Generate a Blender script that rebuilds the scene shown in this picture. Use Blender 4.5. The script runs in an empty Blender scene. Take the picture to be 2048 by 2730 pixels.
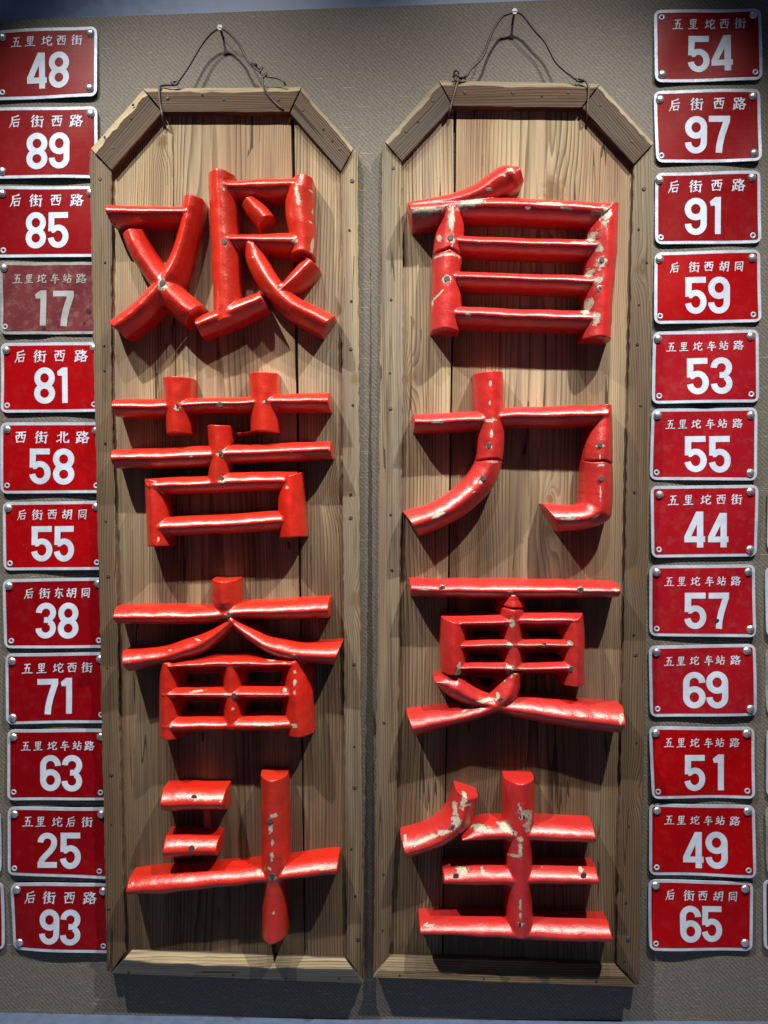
import bpy, bmesh, math, random
import numpy as np
from mathutils import Vector, Matrix, Euler

random.seed(7)
rng = np.random.RandomState(11)
scene = bpy.context.scene
COL = scene.collection
R = math.radians

# ------------------------------------------------------------------ camera
D = 1.033                                   # metres from the lens to the wall
CAMLOC = Vector((0.0, -D, 0.0))
F = 26 / 36 * 2730                          # focal length in photograph pixels
cam_d = bpy.data.cameras.new("camera")
cam_d.sensor_fit = 'VERTICAL'
cam_d.sensor_height = 36
cam_d.lens = 26
cam_d.clip_start = 0.02
cam_d.clip_end = 60
cam = bpy.data.objects.new("camera", cam_d)
COL.objects.link(cam)
cam.location = CAMLOC
cam.rotation_euler = (R(90 - 1.2), 0, R(1.0))
scene.camera = cam
RM = Euler(cam.rotation_euler).to_matrix()
RMn = np.array(RM)

# ------------------------------------------------------------------ world
world = bpy.data.worlds.new("World")
scene.world = world
world.use_nodes = True
bg = world.node_tree.nodes["Background"]
bg.inputs[0].default_value = (0.56, 0.70, 1.0, 1)
bg.inputs[1].default_value = 0.06

scene.view_settings.view_transform = 'Standard'
scene.view_settings.look = 'None'
scene.view_settings.exposure = 0.0


def P(px, py, h=0.0):
    """point on the plane h metres in front of the wall that lies on this line of sight"""
    d = RM @ Vector(((px - 1024) / F, -(py - 1365) / F, -1.0))
    t = (-h - CAMLOC.y) / d.y
    return CAMLOC + d * t


def proj(X, Z, h):
    """numpy: world point (X, -h, Z) -> photograph pixels"""
    v = np.stack([X - CAMLOC.x, np.full_like(X, -h) - CAMLOC.y, Z - CAMLOC.z], -1)
    c = v @ RMn
    return 1024 + F * c[..., 0] / -c[..., 2], 1365 - F * c[..., 1] / -c[..., 2]


# the spots of the display case: above the boards and well out from the wall
def spot(px, power, aim_px, aim_py, size=60, blend=0.7, d=0.74, up=0.72, col=(1.0, 0.94, 0.84)):
    L = bpy.data.lights.new("case_spot", 'SPOT')
    L.energy = power
    L.color = col
    L.spot_size = R(size)
    L.spot_blend = blend
    L.shadow_soft_size = 0.014
    o = bpy.data.objects.new("case_spot", L)
    COL.objects.link(o)
    p = P(px, 235, 0)
    o.location = (p.x, -d, p.z + up)
    t = P(aim_px, aim_py, 0)
    o.rotation_euler = (t - o.location).to_track_quat('-Z', 'Y').to_euler()
    return o


spot(430, 46, 600, 900, 46, 1.0)
spot(1400, 46, 1400, 900, 46, 1.0)
spot(-330, 150, 950, 2350, 56, 0.9)
spot(2230, 150, 1050, 2350, 56, 0.9)


# ------------------------------------------------------------------ helpers
def link(name, me, mat=None, parent=None, smooth=False):
    o = bpy.data.objects.new(name, me)
    COL.objects.link(o)
    if mat is not None and len(me.materials) == 0:
        for m in (mat if isinstance(mat, (list, tuple)) else [mat]):
            me.materials.append(m)
    if smooth:
        me.polygons.foreach_set('use_smooth', [True] * len(me.polygons))
    if parent is not None:
        o.parent = parent
        o.matrix_parent_inverse = Matrix.Translation(-parent_world(parent))
    return o


def parent_world(o):
    v = o.location.copy()
    while o.parent is not None:
        o2 = o.parent
        v = v + (o.matrix_parent_inverse.translation) + o2.location
        o = o2
    return v


def mesh(name, verts, faces):
    me = bpy.data.meshes.new(name)
    me.from_pydata([tuple(v) for v in verts], [], faces)
    me.validate()
    me.update()
    return me


def empty(name, loc):
    o = bpy.data.objects.new(name, None)
    o.empty_display_size = 0.02
    o.location = loc
    COL.objects.link(o)
    return o


def tag(o, label=None, cat=None, group=None, kind=None):
    if label: o['label'] = label
    if cat: o['category'] = cat
    if group: o['group'] = group
    if kind: o['kind'] = kind
    return o


class NT:
    """small shader-graph helper"""
    def __init__(self, name):
        self.m = bpy.data.materials.new(name)
        self.m.use_nodes = True
        self.t = self.m.node_tree
        self.b = self.t.nodes["Principled BSDF"]

    def n(self, kind, **kw):
        x = self.t.nodes.new(kind)
        for k, v in kw.items():
            if k.startswith('i_'):
                x.inputs[k[2:].replace('_', ' ')].default_value = v
            else:
                setattr(x, k, v)
        return x

    def l(self, a, b):
        self.t.links.new(a, b)

    def math(self, op, a, b=None, c=None, clamp=False):
        x = self.t.nodes.new('ShaderNodeMath')
        x.operation = op
        x.use_clamp = clamp
        for i, v in enumerate((a, b, c)):
            if v is None: continue
            if isinstance(v, (int, float)): x.inputs[i].default_value = v
            else: self.l(v, x.inputs[i])
        return x.outputs[0]

    def mix(self, f, a, b, blend='MIX'):
        x = self.t.nodes.new('ShaderNodeMix')
        x.data_type = 'RGBA'
        x.blend_type = blend
        for s, v in ((0, f), (6, a), (7, b)):
            if isinstance(v, (int, float)): x.inputs[s].default_value = v
            elif isinstance(v, tuple): x.inputs[s].default_value = (*v, 1)
            else: self.l(v, x.inputs[s])
        return x.outputs[2]

    def noise(self, vec, scale, detail=2, rough=0.5, dist=0.0):
        x = self.n('ShaderNodeTexNoise')
        x.inputs['Scale'].default_value = scale
        x.inputs['Detail'].default_value = detail
        x.inputs['Roughness'].default_value = rough
        x.inputs['Distortion'].default_value = dist
        if vec is not None: self.l(vec, x.inputs['Vector'])
        return x.outputs[0]

    def scaled(self, vec, s, loc=(0, 0, 0), rot=(0, 0, 0)):
        x = self.n('ShaderNodeMapping')
        x.inputs['Scale'].default_value = s
        x.inputs['Location'].default_value = loc
        x.inputs['Rotation'].default_value = rot
        self.l(vec, x.inputs['Vector'])
        return x.outputs[0]

    def ramp(self, f, stops, interp='LINEAR'):
        x = self.n('ShaderNodeValToRGB')
        x.color_ramp.interpolation = interp
        el = x.color_ramp.elements
        while len(el) < len(stops): el.new(0.5)
        for e, (p, c) in zip(el, stops):
            e.position = p
            e.color = (*c, 1) if isinstance(c, tuple) else (c, c, c, 1)
        self.l(f, x.inputs[0])
        return x.outputs[0]

    def pos(self):
        g = self.n('ShaderNodeNewGeometry')
        return g.outputs['Position']

    def bump(self, h, strength=0.3, dist=0.001, normal=None):
        x = self.n('ShaderNodeBump')
        x.inputs['Strength'].default_value = strength
        x.inputs['Distance'].default_value = dist
        self.l(h, x.inputs['Height'])
        if normal is not None: self.l(normal, x.inputs['Normal'])
        self.l(x.outputs[0], self.b.inputs['Normal'])
        return x.outputs[0]

    def col(self, c):
        if isinstance(c, tuple): self.b.inputs['Base Color'].default_value = (*c, 1)
        else: self.l(c, self.b.inputs['Base Color'])

    def rough(self, r):
        if isinstance(r, (int, float)): self.b.inputs['Roughness'].default_value = r
        else: self.l(r, self.b.inputs['Roughness'])


# ------------------------------------------------------------------ materials
def wood(name, angle=0.0, pale=(0.49, 0.395, 0.255), dark=(0.12, 0.078, 0.042), grey=(0.165, 0.145, 0.115),
         greyness=0.4, ring=95.0, seed=0.0, knots=(), contrast=1.0, stain=0.5, band=0.85, drip=None, centre=None,
         redness=0.0):
    """grain runs along the direction at `angle` (radians, from vertical) in the wall plane"""
    t = NT(name)
    pos = t.pos()
    c = t.scaled(pos, (1, 1, 1), rot=(0, angle, 0))
    sep = t.n('ShaderNodeSeparateXYZ'); t.l(c, sep.inputs[0])
    u, y, v = sep.outputs
    # slow waviness of the growth rings along the board
    lo = t.noise(t.scaled(c, (5.0, 5.0, 1.3), (seed, seed * 2, seed)), 1.0, 2, 0.5)
    warp = t.math('MULTIPLY', t.math('SUBTRACT', lo, 0.5), 0.055)
    uu = t.math('ADD', u, warp)
    for (kx, ky, s, a) in knots:             # knots bend the rings round them
        kp = P(kx, ky, 0.02)
        dx = t.math('SUBTRACT', u, kp.x)
        dz = t.math('MULTIPLY', t.math('SUBTRACT', v, kp.z), 0.42)
        r2 = t.math('ADD', t.math('MULTIPLY', dx, dx), t.math('MULTIPLY', dz, dz))
        g = t.math('POWER', 2.718, t.math('MULTIPLY', r2, -1.0 / (s * s)))
        uu = t.math('ADD', uu, t.math('MULTIPLY', g, a))
    if centre is not None:                   # cathedral grain: rings widen at the middle of the plank
        cx = P(centre, 1300, 0.02).x
        dd = t.math('SUBTRACT', uu, cx)
        arc = t.math('MULTIPLY', dd, dd)
        vv = t.math('MULTIPLY', v, 0.010)
        uu = t.math('ADD', t.math('MULTIPLY', arc, 7.0), t.math('ADD', vv, t.math('MULTIPLY', dd, 0.35)))
    ph = t.math('MULTIPLY', uu, ring * 2)
    jit = t.noise(t.scaled(c, (60, 60, 2.0), (seed, 0, 0)), 1.0, 2)
    ph = t.math('ADD', ph, t.math('MULTIPLY', jit, 2.2))
    fr = t.math('FRACT', ph)
    ringp = t.ramp(fr, [(0.0, 0.15), (0.55, 0.45), (0.84, 1.0), (0.93, 0.9), (1.0, 0.15)])
    soft = t.noise(t.scaled(c, (22, 22, 2.2), (seed, 8, 4)), 1.0, 2)
    ringp = t.math('MULTIPLY', ringp, t.math('MULTIPLY_ADD', soft, 2.2, -0.25, clamp=True))
    fib = t.noise(t.scaled(c, (1500, 1500, 14), (seed, 1, 2)), 1.0, 3, 0.6)
    fib2 = t.noise(t.scaled(c, (260, 260, 4), (seed, 3, 2)), 1.0, 3, 0.6)
    f = t.math('ADD', t.math('MULTIPLY', ringp, 0.9 * contrast),
               t.math('ADD', t.math('MULTIPLY', t.math('SUBTRACT', fib, 0.5), 0.55),
                      t.math('MULTIPLY', t.math('SUBTRACT', fib2, 0.42), 0.7)), clamp=True)
    colr = t.mix(f, pale, dark)
    # weathering
    wn = t.noise(t.scaled(c, (26, 26, 3.2), (seed * 3, 0, 5)), 1.0, 4, 0.6)
    colr = t.mix(t.math('MULTIPLY', t.ramp(wn, [(0.40, 0.0), (0.62, 1.0)]), greyness), colr, grey)
    if redness > 0:
        rn = t.noise(t.scaled(c, (14, 14, 1.6), (seed * 5, 7, 5)), 1.0, 3, 0.6)
        colr = t.mix(t.math('MULTIPLY', t.ramp(rn, [(0.45, 0.0), (0.7, 1.0)]), redness), colr, (0.22, 0.10, 0.06))
    sn = t.noise(t.scaled(c, (70, 70, 2.6), (1, seed * 2, 5)), 1.0, 4, 0.7)
    colr = t.mix(t.math('MULTIPLY', t.ramp(sn, [(0.52, 0.0), (0.70, 1.0)]), stain), colr, (0.05, 0.036, 0.027))
    # darker, longer bands; more of them towards the foot of the board
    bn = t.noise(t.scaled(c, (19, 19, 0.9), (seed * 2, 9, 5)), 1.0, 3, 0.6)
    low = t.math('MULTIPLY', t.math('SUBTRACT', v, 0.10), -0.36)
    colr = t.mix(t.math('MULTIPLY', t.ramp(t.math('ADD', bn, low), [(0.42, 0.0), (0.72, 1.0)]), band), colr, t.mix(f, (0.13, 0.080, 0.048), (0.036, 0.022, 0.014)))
    # drying cracks along the grain
    ck = t.noise(t.scaled(c, (48, 48, 1.1), (seed * 4, 2, 8)), 1.0, 2, 0.5)
    ckm = t.noise(t.scaled(c, (12, 12, 5), (seed, 6, 8)), 1.0, 2, 0.5)
    ckf = t.math('MULTIPLY', t.math('LESS_THAN', t.math('ABSOLUTE', t.math('SUBTRACT', ck, 0.47)), 0.0065), t.math('GREATER_THAN', ckm, 0.53))
    colr = t.mix(t.math('MULTIPLY', ckf, 0.8), colr, (0.03, 0.02, 0.014))
    # small dents and specks
    sp = t.noise(t.scaled(c, (420, 420, 240), (seed, 4, 1)), 1.0, 2, 0.5)
    colr = t.mix(t.math('MULTIPLY', t.ramp(sp, [(0.70, 0.0), (0.75, 1.0)]), 0.55), colr, (0.05, 0.035, 0.025))
    for (kx, ky, s, a) in knots:
        kp = P(kx, ky, 0.02)
        dx = t.math('SUBTRACT', u, kp.x)
        dz = t.math('MULTIPLY', t.math('SUBTRACT', v, kp.z), 0.75)
        r2 = t.math('SQRT', t.math('ADD', t.math('MULTIPLY', dx, dx), t.math('MULTIPLY', dz, dz)))
        kk = t.math('ADD', t.math('DIVIDE', r2, s), t.math('MULTIPLY', t.math('SUBTRACT', t.noise(c, 120, 4, 0.7), 0.5), 1.2))
        colr = t.mix(t.ramp(kk, [(0.30, 0.7), (0.75, 0.0)]), colr, (0.13, 0.075, 0.038))
    if drip is not None:                     # old water marks that climb the foot of the board
        dz = t.math('SUBTRACT', P(1024, drip, 0.02).z, v)
        hn = t.noise(t.scaled(c, (130, 1, 1.0), (seed * 7, 0, 0)), 1.0, 3, 0.7)
        q = t.math('ADD', t.math('MULTIPLY', dz, 22.0), t.math('MULTIPLY', t.math('SUBTRACT', hn, 0.5), 2.4))
        colr = t.mix(t.ramp(q, [(0.25, 0.0), (0.5, 0.5), (0.9, 0.5), (1.0, 0.3)]), colr, (0.05, 0.042, 0.035))
    t.col(colr)
    t.rough(t.math('ADD', 0.62, t.math('MULTIPLY', fib, 0.25)))
    t.b.inputs['Specular IOR Level'].default_value = 0.12
    bh = t.math('ADD', t.math('MULTIPLY', fib, 0.5), t.math('ADD', t.math('MULTIPLY', ringp, -0.35), t.math('MULTIPLY', fib2, 0.8)))
    t.bump(bh, 0.55, 0.0012)
    return t.m


def red_paint(name, base=(0.50, 0.013, 0.005), seed=0.0, gloss=0.21):
    t = NT(name)
    pos = t.pos()
    at = t.n('ShaderNodeAttribute'); at.attribute_name = 'chip'
    a = at.outputs['Fac']
    n1 = t.noise(t.scaled(pos, (1, 1, 1), (seed, 0, 0)), 210, 6, 0.72)
    n2 = t.noise(t.scaled(pos, (1, 1, 1), (seed, 3, 0)), 420, 3, 0.6)
    val = t.math('ADD', a, t.math('ADD', t.math('MULTIPLY', t.math('SUBTRACT', n1, 0.5), 1.5),
                                  t.math('MULTIPLY', t.math('SUBTRACT', n2, 0.5), 0.35)))
    chip = t.ramp(val, [(0.62, 0.0), (0.64, 1.0)])
    big = t.noise(pos, 9, 3, 0.6)
    mid = t.noise(pos, 45, 4, 0.65)
    c = t.mix(t.ramp(big, [(0.35, 0.0), (0.65, 1.0)]), base, (base[0] * 0.86, base[1] * 1.5 + 0.002, base[2] * 1.6 + 0.001))
    c = t.mix(t.math('MULTIPLY', t.ramp(mid, [(0.52, 0.0), (0.75, 1.0)]), 0.5), c, (base[0] * 0.52, base[1] * 0.6, base[2] * 0.8))
    scr = t.noise(t.scaled(pos, (900, 900, 60), (seed, 1, 1)), 1.0, 2)
    c = t.mix(t.math('MULTIPLY', t.ramp(scr, [(0.70, 0.0), (0.76, 1.0)]), 0.4), c, (0.75, 0.12, 0.08))
    edge = t.ramp(val, [(0.54, 0.0), (0.60, 1.0)])
    c = t.mix(t.math('MULTIPLY', edge, 0.5), c, (0.10, 0.012, 0.01))
    prim = t.mix(t.ramp(n2, [(0.3, 0.0), (0.7, 1.0)]), (0.50, 0.46, 0.37), (0.30, 0.26, 0.20))
    c = t.mix(chip, c, prim)
    t.col(c)
    rr = t.math('ADD', gloss, t.math('MULTIPLY', mid, 0.16))
    t.rough(t.math('ADD', rr, t.math('MULTIPLY', chip, 0.4)))
    t.b.inputs['Specular IOR Level'].default_value = 0.6
    t.b.inputs['Coat Weight'].default_value = 0.35
    t.b.inputs['Coat Roughness'].default_value = 0.30
    h = t.math('ADD', t.math('MULTIPLY', mid, 1.0), t.math('ADD', t.math('MULTIPLY', n1, 0.35), t.math('MULTIPLY', chip, -0.5)))
    fine = t.noise(t.scaled(pos, (1, 1, 1)), 700, 2)
    h = t.math('ADD', h, t.math('MULTIPLY', fine, 0.10))
    t.bump(h, 0.55, 0.0022)
    return t.m


def fabric():
    t = NT("linen_wallcovering")
    pos = t.pos()
    w1 = t.noise(t.scaled(pos, (260, 1, 1900), (0, 0, 0)), 1.0, 2, 0.5)      # weft threads
    w2 = t.noise(t.scaled(pos, (1900, 1, 280), (5, 0, 0)), 1.0, 2, 0.5)      # warp threads
    tw = t.n('ShaderNodeTexWave'); tw.wave_type = 'BANDS'; tw.bands_direction = 'DIAGONAL'
    tw.inputs['Scale'].default_value = 95; tw.inputs['Distortion'].default_value = 3.0
    tw.inputs['Detail'].default_value = 2; tw.inputs['Detail Scale'].default_value = 3
    t.l(t.scaled(pos, (1, 0, 1)), tw.inputs['Vector'])
    slub_glint = t.noise(t.scaled(pos, (34, 1, 900), (9, 0, 3)), 1.0, 3, 0.6)
    slubv = t.noise(t.scaled(pos, (900, 1, 30), (2, 0, 3)), 1.0, 3, 0.6)
    weave = t.math('ADD', t.math('MULTIPLY', w1, 0.5), t.math('ADD', t.math('MULTIPLY', w2, 0.4), t.math('MULTIPLY', tw.outputs[1], 0.10)))
    c = t.mix(t.ramp(weave, [(0.38, 0.0), (0.72, 1.0)]), (0.052, 0.047, 0.040), (0.265, 0.237, 0.198))
    s1 = t.ramp(slub_glint, [(0.61, 0.0), (0.68, 1.0)])
    s2 = t.ramp(slubv, [(0.64, 0.0), (0.76, 1.0)])
    c = t.mix(t.math('MULTIPLY', s1, 0.6), c, (0.52, 0.49, 0.43))  # pale slub threads also paint glints onto the weave
    c = t.mix(t.math('MULTIPLY', s2, 0.3), c, (0.33, 0.30, 0.26))
    big = t.noise(pos, 3.0, 2)
    c = t.mix(t.math('MULTIPLY', big, 0.25), c, (0.13, 0.115, 0.10))
    t.col(c)
    t.rough(0.55)
    t.b.inputs['Specular IOR Level'].default_value = 0.35
    t.b.inputs['Sheen Weight'].default_value = 0.15
    t.bump(t.math('ADD', weave, t.math('MULTIPLY', s1, 0.4)), 0.45, 0.0010)
    return t.m


def plain(name, c, rough=0.5, metal=0.0, spec=0.5, bump=None):
    t = NT(name)
    pos = t.pos()
    n = t.noise(pos, bump[0] if bump else 60, 4, 0.6)
    cc = t.mix(t.ramp(n, [(0.3, 0.0), (0.7, 1.0)]), tuple(x * 0.82 for x in c), tuple(min(1, x * 1.12) for x in c))
    t.col(cc)
    t.rough(t.math('ADD', rough - 0.06, t.math('MULTIPLY', n, 0.14)))
    t.b.inputs['Metallic'].default_value = metal
    t.b.inputs['Specular IOR Level'].default_value = spec
    if bump: t.bump(n, bump[1], bump[2])
    return t.m


def plate_red(name, base, rough=0.3, dirt=0.05):
    t = NT(name)
    pos = t.pos()
    n = t.noise(pos, 16, 3, 0.6)
    n2 = t.noise(pos, 80, 5, 0.7)
    c = t.mix(n, tuple(x * 0.88 for x in base), tuple(min(1, x * 1.1) for x in base))
    c = t.mix(t.math('MULTIPLY', t.ramp(n2, [(0.5, 0.0), (0.75, 1.0)]), dirt), c, (0.22, 0.16, 0.15))
    # short pale scratches
    sc = t.noise(t.scaled(pos, (700, 1, 90), rot=(0, 0.7, 0)), 1.0, 2)
    c = t.mix(t.math('MULTIPLY', t.ramp(sc, [(0.76, 0.0), (0.80, 1.0)]), 0.5), c, (0.55, 0.35, 0.33))
    t.col(c)
    t.rough(t.math('ADD', rough, t.math('MULTIPLY', n2, 0.12)))
    t.b.inputs['Specular IOR Level'].default_value = 0.16
    t.bump(t.noise(pos, 14, 1, 0.4), 0.4, 0.004)
    return t.m


M = {}
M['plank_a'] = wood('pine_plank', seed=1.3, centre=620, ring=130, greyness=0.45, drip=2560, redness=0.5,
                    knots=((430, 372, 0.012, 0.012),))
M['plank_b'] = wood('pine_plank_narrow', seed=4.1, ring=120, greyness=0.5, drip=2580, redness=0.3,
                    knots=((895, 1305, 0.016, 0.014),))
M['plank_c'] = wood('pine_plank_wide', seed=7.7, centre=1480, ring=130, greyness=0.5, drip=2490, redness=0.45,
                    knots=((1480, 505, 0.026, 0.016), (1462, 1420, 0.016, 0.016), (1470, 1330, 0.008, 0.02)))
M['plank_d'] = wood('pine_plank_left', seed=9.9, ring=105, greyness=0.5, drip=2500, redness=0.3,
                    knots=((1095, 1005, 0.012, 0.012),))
M['rail_v'] = wood('pine_rail', seed=2.2, ring=150, pale=(0.33, 0.265, 0.17), dark=(0.08, 0.055, 0.034), greyness=0.75, stain=0.9,
                   knots=((925, 1300, 0.012, 0.01), (945, 1010, 0.010, 0.01), (945, 1600, 0.014, 0.01)))
M['rail_v2'] = wood('pine_rail_grey', seed=5.2, ring=150, pale=(0.30, 0.25, 0.165), dark=(0.075, 0.055, 0.036), greyness=0.85, stain=1.0,
                    knots=((1690, 1530, 0.014, 0.01), (1703, 716, 0.010, 0.008), (1695, 2110, 0.012, 0.008)))
TOPC = dict(pale=(0.165, 0.118, 0.080), dark=(0.022, 0.015, 0.012), grey=(0.085, 0.076, 0.072), greyness=0.8, stain=1.0, contrast=1.2)
M['rail_h'] = wood('dark_weathered_rail', angle=R(90), seed=3.3, ring=140, **TOPC)
M['rail_dl'] = wood('dark_weathered_rail_left', angle=R(-42), seed=6.3, ring=150, **TOPC)
M['rail_dr'] = wood('dark_weathered_rail_right', angle=R(42), seed=8.3, ring=150, **TOPC)
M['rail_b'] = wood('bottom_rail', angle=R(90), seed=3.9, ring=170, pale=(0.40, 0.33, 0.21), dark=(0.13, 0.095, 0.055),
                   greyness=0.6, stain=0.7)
LIT_EDGE = dict(pale=(0.42, 0.35, 0.23), dark=(0.20, 0.15, 0.09), greyness=0.4, stain=0.4, band=0.2)  # lighter wood tone that paints light onto the upper rail bevels
M['lit_edge_h'] = wood('lit_pale_edge', angle=R(90), seed=2.8, ring=140, **LIT_EDGE)
M['lit_edge_l'] = wood('lit_pale_edge_left', angle=R(-42), seed=1.8, ring=140, **LIT_EDGE)
M['lit_edge_r'] = wood('lit_pale_edge_right', angle=R(42), seed=4.8, ring=140, **LIT_EDGE)
M['rail_g'] = wood('rotten_grey_rail', angle=R(90), seed=5.9, ring=170, pale=(0.10, 0.102, 0.10), dark=(0.025, 0.026, 0.027),
                   grey=(0.055, 0.057, 0.06), greyness=0.6, stain=0.8, band=0.3)
M['red'] = red_paint('red_lacquer')
M['red_pink'] = red_paint('red_lacquer_faded', base=(0.47, 0.016, 0.014), seed=5.0, gloss=0.23)
M['nail'] = plain('rusty_iron', (0.065, 0.055, 0.055), 0.65, 0.3, bump=(500, 0.8, 0.001))
M['screw'] = plain('zinc_screw', (0.36, 0.35, 0.35), 0.35, 0.8, bump=(400, 0.4, 0.0005))
M['hole'] = plain('dark_hole', (0.02, 0.015, 0.012), 0.9)
M['wire'] = plain('iron_wire', (0.09, 0.075, 0.07), 0.55, 0.5, bump=(700, 0.6, 0.0006))
M['chrome'] = plain('steel_dome', (0.70, 0.72, 0.74), 0.30, 0.85)
M['alu'] = plain('pale_plate_border', (0.48, 0.56, 0.69), 0.42, 0.15, bump=(45, 0.35, 0.003))
M['alu_dull'] = plain('dull_plate_border', (0.27, 0.28, 0.29), 0.5, 0.15, bump=(45, 0.6, 0.003))
M['print'] = plain('pale_lettering', (0.52, 0.61, 0.76), 0.45, 0.0, bump=(40, 0.2, 0.002))
M['print_dull'] = plain('dull_lettering', (0.31, 0.33, 0.35), 0.5, 0.0, bump=(40, 0.3, 0.002))
M['pr_a'] = plate_red('plate_red', (0.20, 0.001, 0.004))
M['pr_b'] = plate_red('plate_red_bright', (0.30, 0.001, 0.003))
M['pr_c'] = plate_red('plate_red_pinkish', (0.29, 0.005, 0.012), 0.34, 0.15)
M['pr_d'] = plate_red('plate_red_faded', (0.12, 0.020, 0.028), 0.42, 0.5)
M['wall'] = fabric()
M['floor'] = plain('blue_grey_case_floor', (0.08, 0.115, 0.20), 0.6)
M['panel'] = plain('pale_blue_case_panel', (0.24, 0.33, 0.52), 0.5)

# ------------------------------------------------------------------ setting
def quad_strip(name, pts, mat):
    return pts


ztop = [P(0, 55), P(512, 36), P(1024, 17), P(1500, -1), P(2048, -22)]
zbot = [P(0, 2699), P(400, 2708), P(924, 2717), P(1500, 2720), P(2048, 2723)]
ztop = [P(-900, 90)] + ztop + [P(2950, -60)]
zbot = [P(-900, 2676)] + zbot + [P(2950, 2728)]
vs, fs = [], []
for a, b in zip(ztop, zbot):
    vs += [(a.x, 0, a.z), (a.x, 0, b.z)]
for i in range(len(ztop) - 1):
    fs.append((2 * i + 1, 2 * i + 3, 2 * i + 2, 2 * i))
tag(link('wall', mesh('wall', vs, fs), M['wall']), kind='structure')
# the fabric panel stands 20 mm in front of a pale blue wall that shows above and below it
vs, fs = [], []
for line in (ztop,):
    b = len(vs)
    for a in line:
        vs += [(a.x, 0.0, a.z), (a.x, 0.02, a.z)]
    for i in range(len(line) - 1):
        fs.append((b + 2 * i, b + 2 * i + 1, b + 2 * i + 3, b + 2 * i + 2))
tag(link('panel_edge', mesh('panel_edge', vs, fs), M['wall']), kind='structure')
vs, fs = [], []
for a in zbot:
    vs += [(a.x, 0.001, a.z), (a.x, -0.5, a.z)]
n = len(vs)
vs += [(x, y, z - .012) for x, y, z in vs]
for i in range(len(zbot) - 1):
    fs.append((2 * i + 1, 2 * i + 3, 2 * i + 2, 2 * i))
    fs.append((2 * i + n, 2 * i + 2 + n, 2 * i + 3 + n, 2 * i + 1 + n))
    fs.append((2 * i + 1 + n, 2 * i + 3 + n, 2 * i + 3, 2 * i + 1))
tag(link('floor', mesh('floor', vs, fs), M['floor']), kind='structure')
a, b = P(-1500, -900), P(3600, 3600)
tag(link('back_wall', mesh('back_wall', [(a.x, .0201, b.z), (b.x, .0201, b.z), (b.x, .0201, a.z), (a.x, .0201, a.z)], [(0, 1, 2, 3)]), M['panel']), kind='structure')


# ------------------------------------------------------------------ wooden boards
HP, HB = 0.012, 0.002       # plank face and plank back, metres off the wall


def dens(pts, step, jit=0.0, closed=True):
    out = []
    n = len(pts)
    for i in range(n if closed else n - 1):
        a, b = np.array(pts[i], float), np.array(pts[(i + 1) % n], float)
        k = max(1, int(np.linalg.norm(b - a) / step))
        for j in range(k):
            p = a + (b - a) * j / k
            if j > 0 and jit:
                d = b - a; d = d / np.linalg.norm(d)
                p = p + np.array([-d[1], d[0]]) * random.uniform(-jit, jit)
            out.append(tuple(p))
    if not closed: out.append(tuple(pts[-1]))
    return out


def solid(name, front, h1, h0, mat, parent, shoulder=None, h2=None, jit=0.6, bev=0.0012, step=22, mat2=None):
    """prism whose front outline is given in photograph pixels at height h1 off the wall"""
    if shoulder is None:
        pts = dens(front, step, jit)
        F1 = [P(x, y, h1) for x, y in pts]
        S1 = None
    else:
        F1 = [P(x, y, h1) for x, y in front]
        S1 = [P(x, y, h) for (x, y), h in zip(shoulder, h2)]
    bm = bmesh.new()
    n = len(F1)
    a = [bm.verts.new(p) for p in F1]
    f = bm.faces.new(a)
    layers = [a]
    if S1 is not None:
        layers.append([bm.verts.new(p) for p in S1])
        base = S1
    else:
        base = F1
    layers.append([bm.verts.new((p.x, -h0, p.z)) for p in base])
    for la, lb in zip(layers[:-1], layers[1:]):
        for i in range(n):
            j = (i + 1) % n
            try:
                q_ = bm.faces.new((la[j], la[i], lb[i], lb[j]))
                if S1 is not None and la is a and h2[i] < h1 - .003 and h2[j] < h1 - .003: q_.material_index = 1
            except ValueError: pass
    bm.faces.new(layers[-1][::-1])
    bmesh.ops.recalc_face_normals(bm, faces=bm.faces[:])
    if bev:
        e = [ed for ed in f.edges]
        bmesh.ops.bevel(bm, geom=e, offset=bev, segments=2, affect='EDGES', profile=0.6)
    me = bpy.data.meshes.new(name)
    bm.to_mesh(me); bm.free()
    return link(name, me, [mat, mat2 or mat], parent)


def disc_mesh(name, r, h, kind):
    """nail or screw head, flat face towards -Y, origin at its seat"""
    bm = bmesh.new()
    N = 16
    rings = [(r * 1.02, 0.0), (r, h * 0.6), (r * 0.82, h)]
    prev = None
    for rr, hh in rings:
        jr = [rr * (1 + (random.uniform(-.05, .05) if kind == 'nail' else 0)) for _ in range(N)]
        cur = [bm.verts.new((jr[i] * math.cos(2 * math.pi * i / N), -hh, jr[i] * math.sin(2 * math.pi * i / N))) for i in range(N)]
        if prev:
            for i in range(N):
                bm.faces.new((prev[i], prev[(i + 1) % N], cur[(i + 1) % N], cur[i]))
        prev = cur
    bm.faces.new(prev)
    if kind == 'screw':                     # cross recess
        for a in (0.5, 0.5 + math.pi / 2):
            L, w = r * 0.55, r * 0.13
            c, s = math.cos(a), math.sin(a)
            q = [(-L, -w), (L, -w), (L, w), (-L, w)]
            off = 0.00012 if a > 1 else 0.0001
            v = [bm.verts.new((x * c - y * s, -h - off, x * s + y * c)) for x, y in q]
            f = bm.faces.new(v); f.material_index = 1
    if kind == 'nail':
        c = bm.verts.new((r * .1, -h * 1.25, 0))
    me = bpy.data.meshes.new(name)
    bmesh.ops.recalc_face_normals(bm, faces=bm.faces[:])
    bm.to_mesh(me); bm.free()
    return me


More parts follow.
